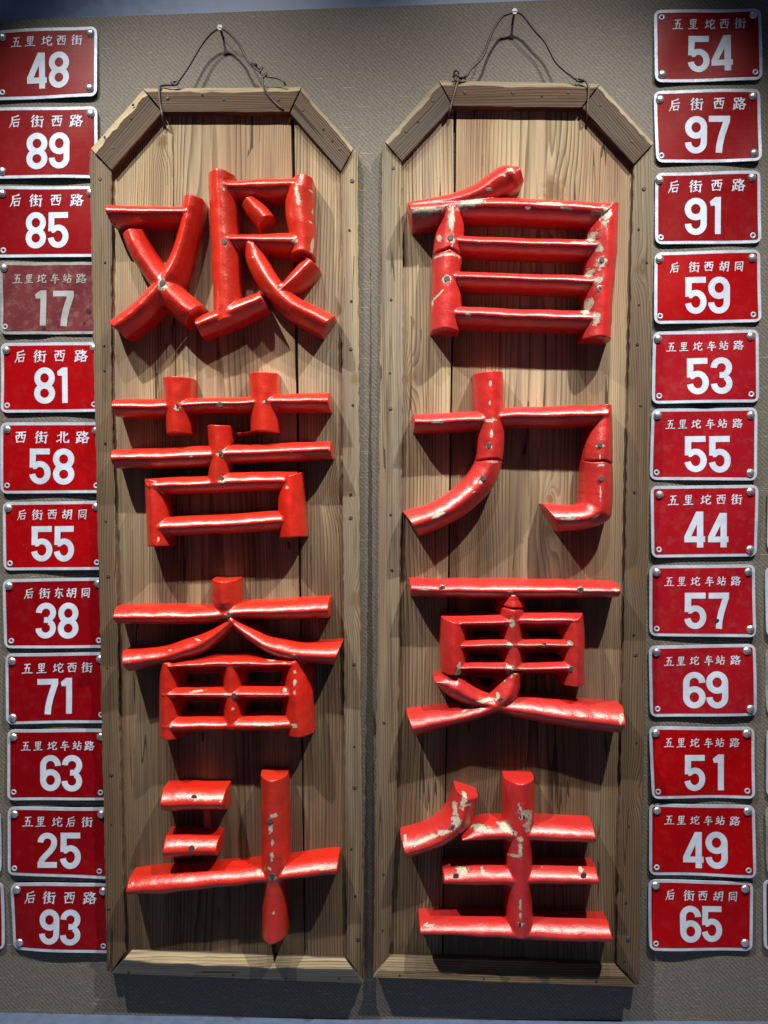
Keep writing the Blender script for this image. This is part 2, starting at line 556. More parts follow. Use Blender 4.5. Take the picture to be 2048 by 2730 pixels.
NAILM = disc_mesh('nail', 0.0040, 0.0012, 'nail'); NAILM.materials.append(M['nail']); NAILM.materials.append(M['hole'])
SCREWM = disc_mesh('screw', 0.0045, 0.0012, 'screw'); SCREWM.materials.append(M['screw']); SCREWM.materials.append(M['hole'])
HOLEM = disc_mesh('nail_hole', 0.0034, 0.0003, 'nail'); HOLEM.materials.append(M['hole'])
TACKM = disc_mesh('tack', 0.0016, 0.0006, 'nail'); TACKM.materials.append(M['hole'])
TACK2 = disc_mesh('tack_bright', 0.0023, 0.0009, 'nail'); TACK2.materials.append(M['nail'])


def put(name, me, p, parent, s=1.0, rz=None):
    o = link(name, me, None, parent)
    o.location = p
    o.scale = (s, s, s)
    o.rotation_euler = (random.uniform(-.12, .12), random.uniform(0, 6.28), random.uniform(-.12, .12))
    return o


# ---------- carved characters: a height field over the strokes traced from the photograph
def seg_dist(px, py, pts, closed=False):
    d = np.full(px.shape, 1e9)
    n = len(pts)
    for i in range(n if closed else n - 1):
        ax, ay = pts[i]; bx, by = pts[(i + 1) % n]
        vx, vy = bx - ax, by - ay
        L = vx * vx + vy * vy + 1e-9
        t = np.clip(((px - ax) * vx + (py - ay) * vy) / L, 0, 1)
        dd = (px - ax - t * vx) ** 2 + (py - ay - t * vy) ** 2
        d = np.minimum(d, dd)
    return np.sqrt(d)


def inside(px, py, pts):
    r = np.zeros(px.shape, bool)
    n = len(pts)
    for i in range(n):
        ax, ay = pts[i]; bx, by = pts[(i + 1) % n]
        if ay == by: continue
        c = ((ay > py) != (by > py)) & (px < (bx - ax) * (py - ay) / (by - ay) + ax)
        r ^= c
    return r


def smooth_line(pts, n=3):
    """Catmull-Rom through the traced points so curved strokes stay curved"""
    if len(pts) < 3: return list(pts)
    out = []
    P_ = [pts[0]] + list(pts) + [pts[-1]]
    for i in range(1, len(P_) - 2):
        p0, p1, p2, p3 = [np.array(q, float) for q in P_[i - 1:i + 3]]
        for k in range(n):
            t = k / n
            q = 0.5 * ((2 * p1) + (-p0 + p2) * t + (2 * p0 - 5 * p1 + 4 * p2 - p3) * t * t + (-p0 + 3 * p1 - 3 * p2 + p3) * t ** 3)
            out.append(tuple(q))
    out.append(tuple(pts[-1]))
    return out


ZS, HC = 0.026, 0.0185         # straight side and rounded crown of a stroke
MPP = D / F                   # metres per pixel at the wall


def smax(a, b, k):
    h = np.clip(0.5 + 0.5 * (a - b) / k, 0, 1)
    return b * (1 - h) + a * h + k * h * (1 - h)


def carve(name, org, strokes, fills=(), holes=(), chips=(), wear=0.0, cracks=(), seed=1, cell=0.00092):
    ox, oy = org
    S = 2.304
    f = lambda pts: [(ox + x / S, oy + y / S) for x, y in pts]
    st = [(smooth_line(f(s_[0])), smooth_line(f(s_[1])), len(s_) > 2) for s_ in strokes]
    fl = [f(a) for a in fills]
    ho = [f(a) for a in holes]
    allp = [p for a, b, _ in st for p in a + b] + [p for a in fl for p in a]
    xs = [P(x, y, HP).x for x, y in allp] + [P(x, y, HP + ZS).x for x, y in allp]
    zs = [P(x, y, HP).z for x, y in allp] + [P(x, y, HP + ZS).z for x, y in allp]
    x0, x1, z0, z1 = min(xs) - .004, max(xs) + .004, min(zs) - .004, max(zs) + .004
    nx, nz = int((x1 - x0) / cell) + 1, int((z1 - z0) / cell) + 1
    gx, gz = np.meshgrid(x0 + np.arange(nx) * cell, z0 + np.arange(nz) * cell, indexing='ij')
    # knife-cut unevenness of the outline
    rs = np.random.RandomState(seed)

    def wob(amp, lo, hi, n=7):
        w = np.zeros_like(gx)
        for _ in range(n):
            k = rs.uniform(lo, hi); a = rs.uniform(0, 6.28)
            w += np.sin(k * (gx * math.cos(a) + gz * math.sin(a)) + rs.uniform(0, 6.28))
        return amp * w / math.sqrt(n)
    ex, ez = wob(.0004, 50, 160), wob(.0004, 50, 160)
    pb = proj(gx + ex, gz + ez, HP)
    ps = proj(gx + ex, gz + ez, HP + ZS)
    H = np.full(gx.shape, -1.0)
    SD = np.full(gx.shape, 1.0)
    crest = np.zeros(gx.shape)
    for a, b, front_only in st:
        poly = a + b[::-1]
        bx0, bx1 = min(p[0] for p in poly) - 60, max(p[0] for p in poly) + 60
        by0, by1 = min(p[1] for p in poly) - 60, max(p[1] for p in poly) + 60
        m = (ps[0] > bx0) & (ps[0] < bx1) & (ps[1] > by0) & (ps[1] < by1)
        if not m.any(): continue
        sd = None
        for q in ((ps,) if front_only else (pb, ps)):
            X, Y = q[0][m], q[1][m]
            dA, dB = seg_dist(X, Y, a), seg_dist(X, Y, b)
            dE = np.minimum(seg_dist(X, Y, [a[0], b[0]]), seg_dist(X, Y, [a[-1], b[-1]]))
            ins = inside(X, Y, poly)
            d = np.minimum(np.minimum(dA, dB), dE)
            s = np.where(ins, -d, d)
            dA = np.where(ins, dA, 0); dB = np.where(ins, dB, 0)
            if sd is None: sd, A, B, E = s, dA, dB, dE
            else: sd, A, B, E = np.maximum(sd, s), np.minimum(A, dA), np.minimum(B, dB), np.minimum(E, dE)
        sd *= MPP; A *= MPP; B *= MPP; E *= MPP
        W = A + B + 1e-6
        t = A / W
        prof = np.clip(1 - np.abs(2 * t - 1) ** 1.6, 0, 1) ** 0.8
        hw = np.clip(W / 2 / 0.016, 0.82, 1.08)
        en = np.clip(E / 0.0022, 0, 1)
        en = 0.86 + 0.14 * np.sqrt(1 - (1 - en) ** 2)
        h = np.where(sd < 0, ZS + HC * hw * prof * en, ZS - 2.1 * np.maximum(sd, 0))
        Hm = H[m]
        H[m] = smax(h, Hm, 0.0032)
        SD[m] = np.minimum(SD[m], sd)
        crest[m] = np.maximum(crest[m], np.where(sd < 0, 1 - np.abs(2 * t - 1), 0))
    for poly in fl:
        s0 = None
        for q in (pb, ps):
            d = seg_dist(q[0], q[1], poly, True)
            s = np.where(inside(q[0], q[1], poly), -d, d) * MPP
            s0 = s if s0 is None else np.maximum(s0, s)
        for hp in ho:
            d = seg_dist(pb[0], pb[1], hp, True)
            s = np.where(inside(pb[0], pb[1], hp), -d, d) * MPP
            s0 = np.maximum(s0, -s)
        SD = np.minimum(SD, s0)
    H = np.maximum(H, 0.004)
    for hx, hy, hr in [(c[0], c[1], c[2]) for c in cracks if len(c) == 3]:
        X, Y = f([(hx, hy)])[0]
        H -= 0.006 * (np.hypot(ps[0] - X, ps[1] - Y) * MPP < hr / S * MPP)
    for c in cracks:
        if len(c) == 3: continue
        d = seg_dist(ps[0], ps[1], f(c)) * MPP
        H = H - 0.009 * np.exp(-(d / 0.0011) ** 2)
    H = H + wob(.0002, 150, 420) + wob(.0004, 30, 90)
    H = np.maximum(H, 0.003)
    # ------ mesh: keep cells with an inside corner, pull outside corners on to the outline
    gX, gZ = np.gradient(SD, cell)
    ins = SD < -0.3 * cell
    cellin = ins[:-1, :-1] | ins[1:, :-1] | ins[:-1, 1:] | ins[1:, 1:]
    used = np.zeros_like(ins)
    used[:-1, :-1] |= cellin; used[1:, :-1] |= cellin; used[:-1, 1:] |= cellin; used[1:, 1:] |= cellin
    mv = used & ~ins
    gn = np.sqrt(gX ** 2 + gZ ** 2) + 1e-6
    step = np.clip(SD, -cell, 1.3 * cell)
    VX = np.where(mv, gx - step * gX / gn, gx)
    VZ = np.where(mv, gz - step * gZ / gn, gz)
    # outline vertices take the height of their nearest inside neighbour
    Hn = np.where(ins, H, -1)
    best = np.full_like(H, -1.0)
    for di in (-1, 0, 1):
        for dj in (-1, 0, 1):
            best = np.maximum(best, np.roll(np.roll(Hn, di, 0), dj, 1))
    VH = np.where(mv, np.where(best > 0, np.minimum(best, np.maximum(H, best - 0.004)), H), H)
    VH = np.where(mv, np.minimum(VH, ZS + 0.0035), VH)
    # chips in the paint
    chip = wear * np.clip((crest - 0.55) / 0.45, 0, 1) ** 1.3
    for (cx, cy, rx, ry, an) in chips:
        X, Y = f([(cx, cy)])[0]
        dx, dy = ps[0] - X, ps[1] - Y
        # crown parallax: measured at the crown
        pc = proj(gx, gz, HP + ZS + HC)
        dx, dy = pc[0] - X, pc[1] - Y
        c_, s_ = math.cos(R(an)), math.sin(R(an))
        k_ = 1.3 if wear > .4 else 1.05
        u = (dx * c_ + dy * s_) / (k_ * rx / S); v = (-dx * s_ + dy * c_) / (k_ * ry / S)
        chip = np.maximum(chip, 1.02 - 0.56 * np.sqrt(u * u + v * v))
    chip = np.clip(chip, 0, 1)
    idx = np.full(ins.shape, -1, int)
    idx[used] = np.arange(used.sum())
    nv = int(used.sum())
    ci, cj = np.nonzero(cellin)
    q = np.stack([idx[ci, cj], idx[ci + 1, cj], idx[ci + 1, cj + 1], idx[ci, cj + 1]], 1)
    # outline edges
    e = np.concatenate([q[:, [0, 1]], q[:, [1, 2]], q[:, [2, 3]], q[:, [3, 0]]])
    key = np.minimum(e[:, 0], e[:, 1]).astype(np.int64) * (nv + 1) + np.maximum(e[:, 0], e[:, 1])
    _, inv, cnt = np.unique(key, return_inverse=True, return_counts=True)
    be = e[cnt[inv] == 1]
    bv = np.unique(be)
    mp = np.full(nv, -1, int); mp[bv] = np.arange(len(bv))
    vx, vz, vh = VX[used], VZ[used], VH[used]
    # the side goes down in two steps so that it shades like a side, slightly splayed at the foot
    gxb, gzb = (gX / gn)[used][bv], (gZ / gn)[used][bv]
    top = np.stack([vx, -(HP + vh), vz], 1)
    m1 = np.stack([vx[bv] + gxb * .0004, -(HP + np.minimum(vh[bv] - .0015, vh[bv] * 0.9)), vz[bv] + gzb * .0004], 1)
    m2 = np.stack([vx[bv] + gxb * .0009, np.full(len(bv), -HP + .0005), vz[bv] + gzb * .0009], 1)
    V = np.concatenate([top, m1, m2])
    a, b = be[:, 0], be[:, 1]
    s1 = np.stack([b, a, mp[a] + nv, mp[b] + nv], 1)
    n1 = nv + len(bv)
    s2 = np.stack([mp[b] + nv, mp[a] + nv, mp[a] + n1, mp[b] + n1], 1)
    Q = np.concatenate([q, s1, s2])
    me = bpy.data.meshes.new(name)
    me.vertices.add(len(V)); me.vertices.foreach_set('co', V.ravel())
    me.loops.add(Q.size); me.loops.foreach_set('vertex_index', Q.ravel())
    me.polygons.add(len(Q)); me.polygons.foreach_set('loop_start', np.arange(len(Q)) * 4)
    me.polygons.foreach_set('loop_total', np.full(len(Q), 4))
    me.update(calc_edges=True)
    me.validate()
    me.polygons.foreach_set('use_smooth', [True] * len(me.polygons))
    at = me.attributes.new('chip', 'FLOAT', 'POINT')
    cv = np.concatenate([chip[used], chip[used][bv] * .6, np.zeros(len(bv))])
    at.data.foreach_set('value', cv.astype(np.float32))
    info = dict(H=H, x0=x0, z0=z0, cell=cell, f=f)
    return me, info


def height_at(info, x, z):
    i = int(round((x - info['x0']) / info['cell'])); j = int(round((z - info['z0']) / info['cell']))
    H = info['H']
    i = min(max(i, 0), H.shape[0] - 1); j = min(max(j, 0), H.shape[1] - 1)
    return float(H[i, j])


CH = {}
CH['jian'] = dict(org=(240, 420), parts=[
    ([(100, 292), (330, 297), (600, 305), (660, 307)], [(138, 447), (330, 452), (560, 447), (640, 447)]),
    ([(578, 238), (568, 300), (545, 440), (495, 590), (455, 665), (370, 790), (230, 925), (122, 1005)],
     [(725, 262), (715, 380), (660, 600), (600, 790), (480, 950), (370, 1060), (250, 1142)]),
    ([(203, 478), (260, 620), (375, 785), (460, 920), (560, 1020), (625, 1058)],
     [(338, 436), (400, 560), (455, 655), (560, 790), (640, 860), (722, 938)]),
    ([(727, 104), (735, 300), (745, 600), (766, 1085)], [(908, 104), (922, 350), (935, 600), (946, 1010)]),
    ([(800, 144), (1100, 133), (1375, 125)], [(800, 286), (1080, 300), (1215, 292), (1300, 290)]),
    ([(1250, 128), (1208, 200), (1200, 320), (1222, 450), (1235, 560), (1210, 642)],
     [(1378, 125), (1383, 350), (1388, 634)]),
    ([(800, 484), (1050, 470), (1300, 460)], [(800, 598), (1060, 614), (1300, 628)]),
    ([(640, 990), (760, 935), (880, 885), (1052, 822)], [(700, 1133), (900, 1060), (1112, 955)]),
    ([(940, 540), (965, 650), (1040, 800), (1130, 910), (1240, 1010), (1440, 1118)],
     [(1050, 540), (1120, 680), (1180, 770), (1270, 850), (1400, 920), (1526, 985)]),
    ([(1325, 613), (1250, 690), (1185, 765), (1140, 830)], [(1434, 700), (1380, 770), (1300, 838), (1200, 900)]),
    ([(932, 298), (985, 390), (1055, 467)], [(1012, 243), (1085, 305), (1158, 400)]),
], nails=[(823, 517, 'n'), (445, 772, 'n')], wear=0.12, chips=[
    (442, 785, 42, 44, 0), (1275, 235, 16, 90, -10), (1358, 520, 12, 90, 8), (1255, 508, 30, 14, 0), (1365, 300, 12, 22, 0),
    (1355, 180, 26, 8, 0), (1088, 900, 10, 40, -30), (290, 350, 8, 6, 0), (996, 607, 12, 8, 0), (1168, 770, 14, 14, 0),
    (1350, 375, 16, 8, 0), (820, 190, 7, 12, 0)], cracks=[], mat='red')
CH['zi'] = dict(org=(1040, 400), parts=[
    ([(110, 320), (350, 275), (500, 220), (600, 150), (690, 93), (770, 100)],
     [(140, 440), (400, 430), (560, 385), (670, 325), (765, 280), (828, 205)]),
    ([(98, 322), (400, 300), (640, 292), (900, 302), (1408, 326)],
     [(135, 522), (290, 508), (440, 468), (900, 478), (1230, 500)]),
    ([(300, 380), (268, 600), (258, 800), (247, 1138)],
     [(445, 370), (455, 470), (442, 650), (428, 800), (440, 960), (425, 1050), (428, 1140)]),
    ([(1262, 370), (1190, 540), (1178, 700), (1165, 860), (1165, 980), (1151, 1188)],
     [(1405, 326), (1396, 600), (1370, 900), (1356, 1192)]),
    ([(350, 523), (800, 540), (1300, 554)], [(350, 665), (800, 685), (1280, 698)]),
    ([(345, 743), (800, 762), (1280, 770)], [(345, 876), (800, 890), (1270, 908)]),
    ([(340, 955), (800, 978), (1270, 987)], [(340, 1096), (800, 1115), (1250, 1133)]),
], nails=[(846, 353, 'n'), (370, 540, 'n'), (350, 790, 'n'), (1305, 675, 'n'), (1290, 852, 's')], wear=0.50, chips=[
    (230, 375, 110, 26, -6), (480, 330, 90, 26, -15), (378, 430, 20, 70, 0), (385, 560, 18, 40, 0), (740, 125, 26, 16, 20),
    (1325, 400, 24, 70, 0), (1290, 380, 50, 14, 0), (1355, 385, 16, 22, 0), (1250, 520, 26, 44, 20), (1295, 600, 20, 24, 0),
    (1300, 690, 30, 40, 0), (1235, 745, 28, 30, 20), (1285, 795, 22, 30, 10), (1225, 940, 28, 44, 25), (1272, 1030, 22, 46, 10),
    (1210, 985, 26, 20, 0), (305, 525, 14, 26, -20), (345, 640, 90, 10, 0), (350, 790, 30, 26, 0), (480, 1015, 18, 16, 0),
    (1080, 355, 44, 10, 10), (300, 880, 50, 8, -40), (264, 920, 8, 26, 0), (1180, 560, 70, 10, 0), (980, 320, 90, 10, 0),
    (610, 235, 20, 8, 0), (445, 310, 12, 8, 0), (560, 300, 16, 10, 0), (700, 155, 14, 8, 0)],
    cracks=[[(262, 642), (330, 640), (360, 632), (440, 652)]], mat='red_pink')
CH['ku'] = dict(org=(240, 940), parts=[
    ([(448, 152), (456, 300), (468, 515)], [(655, 158), (655, 300), (650, 507)]),
    ([(977, 128), (984, 300), (988, 500)], [(1170, 128), (1170, 300), (1178, 500)]),
    ([(148, 290), (450, 282), (600, 278), (970, 270), (1130, 255), (1478, 245)],
     [(160, 400), (470, 408), (650, 385), (980, 375), (1150, 372), (1488, 370)]),
    ([(722, 448), (730, 600), (722, 820)], [(888, 448), (892, 600), (885, 810)]),
    ([(142, 592), (500, 585), (730, 572), (900, 568), (1200, 555), (1487, 548)],
     [(155, 712), (400, 712), (720, 700), (900, 685), (1200, 672), (1500, 657)]),
    ([(338, 775), (560, 762), (740, 755), (870, 735), (1300, 728)], [(400, 872), (520, 872), (850, 856), (1180, 845)]),
    ([(338, 775), (345, 1000), (355, 1192)], [(490, 790), (512, 1000), (530, 1185)]),
    ([(1168, 770), (1156, 950), (1164, 1137)], [(1318, 728), (1325, 900), (1345, 1127)]),
    ([(410, 1014), (800, 995), (1250, 966)], [(410, 1125), (800, 1113), (1250, 1083)]),
    ([(905, 497), (1000, 488)], [(918, 522), (1010, 505)]),
], nails=[(798, 320, 'n'), (797, 617, 'n'), (806, 775, 'n'), (530, 330, 'h'), (1075, 300, 'h')], wear=0.05, chips=[
    (533, 342, 20, 26, 0), (1072, 300, 16, 12, 0), (795, 625, 28, 18, 0), (806, 790, 26, 12, 0), (1210, 830, 14, 14, 0),
    (404, 830, 10, 8, 0), (415, 1150, 8, 24, 0), (458, 1135, 12, 8, 0), (880, 1038, 14, 5, 30), (1465, 600, 10, 10, 0),
    (616, 637, 14, 6, 0), (1232, 610, 10, 6, 0), (1300, 800, 5, 20, 0), (430, 1062, 8, 8, 0), (895, 505, 8, 12, 0)],
    cracks=[], mat='red')
CH['li'] = dict(org=(1040, 940), parts=[
    ([(503, 128), (514, 330), (524, 480), (526, 600), (510, 690), (440, 785), (330, 880), (210, 940), (80, 975)],
     [(693, 122), (700, 325), (702, 480), (697, 600), (672, 740), (610, 860), (480, 985), (330, 1070), (178, 1124)]),
    ([(140, 378), (560, 358), (700, 342), (1000, 328), (1350, 317)],
     [(148, 496), (540, 487), (700, 462), (1000, 463), (1300, 463)]),
    ([(1240, 320), (1200, 480), (1168, 620), (1162, 800), (1156, 900), (1130, 936), (1050, 936), (918, 928)],
     [(1364, 320), (1368, 600), (1370, 850), (1364, 985), (1330, 1035), (1240, 1075), (1150, 1092), (1010, 1100)]),
],     nails=[(612, 570, 'n'), (573, 772, 'n'), (1294, 568, 'n'), (1299, 775, 'n')], wear=0.30, chips=[
    (615, 185, 12, 30, 0), (612, 305, 8, 20, 0), (618, 415, 40, 14, 0), (622, 500, 12, 44, 0), (560, 795, 16, 20, -40),
    (515, 855, 14, 8, -40), (295, 1000, 64, 16, -25), (290, 428, 60, 7, 0), (1090, 1022, 70, 12, 0), (1265, 1010, 34, 10, -30),
    (1300, 690, 30, 10, 0), (1292, 870, 6, 70, 0), (1290, 640, 6, 24, 0), (635, 672, 50, 8, 0), (610, 575, 30, 14, 0),
    (1294, 572, 40, 10, 0), (340, 690, 14, 8, 0)],
    cracks=[[(516, 668), (600, 660), (650, 658), (694, 668)], [(1178, 655), (1230, 668), (1300, 668), (1372, 690)]],
    mat='red_pink')
CH['fen'] = dict(org=(240, 1500), parts=[
    ([(752, 90), (752, 235), (800, 335)], [(938, 88), (938, 225), (900, 335)]),
    ([(158, 258), (500, 252), (750, 252), (920, 232), (1200, 218), (1483, 204)],
     [(168, 372), (500, 378), (740, 374), (940, 348), (1200, 346), (1480, 338)]),
    ([(880, 290), (830, 340), (760, 392), (600, 455), (450, 500), (196, 522)],
     [(950, 350), (892, 400), (800, 480), (680, 560), (520, 605), (420, 632), (238, 668)]),
    ([(900, 280), (950, 330), (1050, 395), (1150, 440), (1350, 478), (1558, 465)],
     [(830, 350), (880, 400), (950, 460), (1080, 550), (1200, 600), (1340, 617), (1500, 627)]),
    ([(440, 600), (427, 700), (424, 850), (424, 1062)], [(530, 600), (540, 765), (545, 942), (552, 1075)], 1),
    ([(1205, 600), (1200, 765), (1200, 940), (1208, 1058)], [(1300, 590), (1345, 750), (1365, 900), (1375, 1045)], 1),
    ([(820, 600), (818, 765), (822, 1010)], [(928, 600), (930, 760), (936, 1010)], 1),
    ([(490, 600), (700, 580), (900, 572), (1150, 582), (1270, 592)], [(500, 642), (860, 642), (1250, 634)], 1),
    ([(460, 768), (810, 765), (930, 760), (1290, 760)], [(460, 824), (870, 828), (1290, 828)], 1),
    ([(460, 945), (815, 945), (940, 940), (1290, 935)], [(460, 1030), (860, 1030), (1290, 1026)], 1),
], fills=[[(425, 640), (480, 575), (1300, 560), (1378, 640), (1378, 1045), (1362, 1058), (1210, 1058), (1200, 1044), (600, 1046),
           (565, 1076), (450, 1076), (424, 1055)]],
    holes=[[(600, 678), (802, 678), (800, 762), (606, 764)], [(978, 668), (1184, 668), (1182, 756), (985, 756)],
           [(600, 856), (802, 856), (802, 936), (600, 940)], [(976, 852), (1187, 852), (1187, 936), (980, 938)],
           ],
    nails=[(850, 322, 'n'), (884, 818, 'n')], wear=0.14, chips=[
    (845, 325, 46, 10, 20), (1255, 580, 34, 14, 20), (1110, 608, 40, 8, 0), (1190, 622, 20, 5, 0), (1258, 675, 12, 16, 0),
    (1258, 735, 12, 28, 0), (1258, 800, 12, 14, 0), (1257, 1003, 24, 18, 0), (1060, 1002, 90, 8, 0), (1190, 795, 18, 12, 0),
    (840, 812, 44, 8, 0), (878, 845, 10, 14, 0), (650, 480, 34, 5, 10), (380, 582, 30, 5, -10), (232, 612, 14, 6, 0),
    (490, 1015, 8, 8, 0), (875, 905, 12, 12, 0), (1300, 555, 20, 6, 0), (640, 802, 60, 6, -5), (478, 545, 12, 6, 0), (430, 325, 80, 4, 0)],
    cracks=[], mat='red')
CH['geng'] = dict(org=(1040, 1500), parts=[
    ([(118, 93), (600, 97), (1000, 102), (1398, 113)], [(126, 206), (600, 216), (1000, 214), (1402, 213)]),
    ([(705, 190), (690, 230), (680, 300), (692, 430), (696, 580), (690, 650)],
     [(800, 190), (818, 240), (822, 305), (812, 440), (812, 560), (815, 650)], 1),
    ([(318, 335), (500, 332), (680, 322), (830, 308), (1178, 308)], [(450, 386), (700, 386), (1120, 380)], 1),
    ([(315, 330), (311, 500), (316, 672)], [(460, 370), (468, 480), (470, 610), (455, 680)], 1),
    ([(1062, 360), (1056, 468), (1056, 602), (1058, 748)], [(1182, 310), (1195, 500), (1195, 745)], 1),
    ([(380, 474), (700, 466), (820, 466), (1140, 466)], [(380, 524), (720, 526), (800, 524), (1140, 524)], 1),
    ([(380, 610), (710, 605), (820, 608), (1140, 600)], [(380, 660), (690, 664), (820, 668), (1140, 668)], 1),
    ([(700, 630), (640, 720), (600, 772), (520, 830), (300, 872), (92, 898)],
     [(815, 640), (800, 750), (765, 850), (650, 925), (400, 994), (152, 1064)]),
    ([(260, 684), (330, 655), (420, 655), (500, 722), (600, 778), (720, 800), (900, 805), (1200, 836), (1436, 856)],
     [(264, 715), (330, 790), (430, 858), (530, 892), (640, 912), (800, 952), (1100, 1012), (1412, 1044)]),
], fills=[[(306, 312), (640, 300), (660, 205), (830, 205), (835, 288), (1196, 284), (1196, 745), (1030, 748), (1062, 694), (820, 694),
           (760, 800), (560, 800), (480, 700), (320, 672)]],
    holes=[[(488, 414), (662, 414), (660, 460), (488, 462)], [(836, 413), (1026, 412), (1022, 456), (840, 456)],
           [(490, 552), (662, 552), (660, 602), (492, 602)], [(836, 548), (1026, 546), (1022, 602), (838, 602)],
           [(528, 700), (650, 700), (600, 762)]],
    nails=[(320, 157, 's'), (1170, 167, 's'), (418, 675, 'n'), (1115, 655, 'n'), (685, 845, 'n'), (947, 508, 'h')], wear=0.12, chips=[
    (745, 184, 26, 9, 0), (750, 370, 24, 36, 0), (738, 508, 18, 22, -30), (740, 668, 36, 48, 0), (1112, 498, 16, 18, 0),
    (600, 852, 80, 14, -3), (668, 825, 14, 24, 0), (425, 640, 16, 30, 0), (415, 690, 18, 26, 0), (1175, 942, 46, 10, 5),
    (1420, 965, 20, 34, 20), (485, 912, 60, 6, -25), (205, 168, 44, 5, 0), (1392, 170, 14, 12, 0), (712, 738, 8, 10, 0),
    (945, 508, 10, 10, 0), (560, 862, 34, 14, 0)],
    cracks=[[(664, 262), (720, 270), (780, 276), (828, 288)]], mat='red_pink')
CH['dou'] = dict(org=(240, 2020), parts=[
    ([(452, 142), (650, 138), (868, 142)], [(456, 326), (650, 319), (862, 318)]),
    ([(466, 430), (650, 425), (824, 434)], [(466, 614), (650, 602), (810, 599)]),
    ([(1050, 103), (1050, 400), (1054, 640), (1066, 760), (1060, 950), (1056, 1098)],
     [(1210, 103), (1215, 400), (1214, 640), (1196, 760), (1204, 950), (1208, 1095)], 1),
    ([(248, 680), (480, 652), (830, 626), (1045, 608), (1230, 590), (1400, 563), (1535, 554)],
     [(244, 836), (480, 831), (700, 806), (1060, 772), (1200, 748), (1400, 724), (1535, 713)]),
],     nails=[(640, 245, 'n'), (624, 558, 'n'), (1108, 390, 'n'), (1118, 725, 'n')], wear=0.10, chips=[
    (1128, 355, 30, 16, 0), (1108, 430, 18, 44, 0), (1122, 520, 12, 30, 0), (1118, 600, 14, 44, 0), (1105, 680, 18, 12, 0),
    (1118, 735, 34, 26, 0), (650, 252, 36, 22, 0), (755, 252, 12, 8, 0), (800, 272, 10, 8, 0), (845, 240, 12, 20, 0),
    (700, 545, 30, 8, -20), (800, 535, 10, 34, 0), (528, 545, 10, 14, 0), (630, 560, 24, 14, 0), (1028, 725, 20, 14, 0),
    (1430, 695, 90, 6, -5), (1525, 665, 8, 30, 0), (250, 795, 14, 10, 0), (1128, 960, 10, 18, 0), (820, 750, 14, 8, 0)],
    cracks=[], mat='red')
CH['sheng'] = dict(org=(1040, 2020), parts=[
    ([(392, 140), (356, 260), (280, 350), (180, 402), (48, 432)],
     [(550, 200), (505, 370), (455, 450), (380, 512), (250, 572), (112, 613)]),
    ([(430, 400), (540, 350), (700, 345), (885, 345), (1243, 362)], [(400, 500), (700, 506), (880, 509), (1253, 521)]),
    ([(702, 125), (704, 365), (716, 600), (718, 800), (718, 1000), (722, 1070)],
     [(886, 125), (886, 365), (872, 600), (872, 800), (877, 1000), (872, 1060)], 1),
    ([(316, 622), (500, 612), (870, 612), (1255, 618)], [(318, 768), (500, 783), (740, 786), (880, 774), (1278, 773)]),
    ([(178, 928), (500, 930), (900, 938), (1330, 950)], [(172, 1072), (500, 1092), (900, 1116), (1362, 1130)]),
],     nails=[(387, 428, 's'), (405, 728, 'n'), (1190, 722, 'n'), (814, 367, 'h'), (805, 1025, 'h')], wear=0.44, chips=[
    (455, 260, 16, 60, 15), (400, 330, 16, 40, 0), (410, 390, 30, 44, 0), (220, 515, 110, 12, -24), (330, 465, 50, 14, -20),
    (560, 380, 60, 12, 10), (560, 458, 90, 16, 5), (720, 450, 60, 26, 30), (830, 350, 40, 36, 30), (800, 310, 10, 30, -20),
    (850, 420, 30, 40, 0), (802, 500, 20, 20, 0), (800, 560, 12, 50, 0), (770, 610, 50, 10, -20), (445, 718, 40, 30, 0),
    (1190, 722, 16, 16, 0), (970, 700, 26, 8, -30), (800, 905, 8, 34, 0), (800, 970, 8, 20, 0), (805, 1020, 20, 14, 0),
    (240, 1055, 40, 6, 0), (95, 520, 10, 30, 0), (480, 290, 26, 8, 0), (870, 375, 14, 40, 0), (575, 725, 14, 14, -40)],
    cracks=[], mat='red_pink')

POLISHED = {}


def make_char(key, label, parent, seed):
    c = CH[key]
    parts = c['parts']
    me, info = carve('carved_character', c['org'], parts, c.get('fills', ()), c.get('holes', ()), c['chips'], c['wear'],
                     c['cracks'], seed)
    o = link('carved_character', me, M[c['mat']], parent)
    o['label'] = label
    for (x, y, k) in c['nails']:
        X, Y = c['org'][0] + x / 2.304, c['org'][1] + y / 2.304
        h = HP + ZS + HC
        for _ in range(4):
            p = P(X, Y, h)
            h = HP + height_at(info, p.x, p.z)
        p = P(X, Y, h)
        p.y -= -0.0004
        nm, mm = {'n': ('nail', NAILM), 's': ('screw', SCREWM), 'h': ('nail_hole', HOLEM)}[k]
        put(nm, mm, p, o)
    return o


# rails: (material, front outline px, height, shoulder outline or None, shoulder heights)
def board(label, seed, plank_spec, rails, tacks, chars):
    base = P(plank_spec['cx'], 2600, 0)
    root = empty('character_board', (base.x, 0, base.z))
    tag(root, label, 'wooden board', 'hanging boards with carved red characters')
    for poly, mat in plank_spec['planks']:
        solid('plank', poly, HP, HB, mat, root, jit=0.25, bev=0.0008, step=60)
    for (nm, mat, front, h1, sh, h2) in rails:
        mat, mat2 = mat if isinstance(mat, tuple) else (mat, None)
        if sh is None:
            solid(nm, front, h1, HB - .001, mat, root, jit=1.7, bev=0.0018, step=16)
        else:
            solid(nm, front, h1, HB - .001, mat, root, sh, h2, bev=0.0010, mat2=mat2)
    for (x, y, h, k) in tacks:
        me = TACK2 if k else TACKM
        put('nail', me, P(x, y, h), root, random.uniform(.8, 1.25))
    for i, (key, lab) in enumerate(chars):
        make_char(key, lab, root, seed + i)
    return root


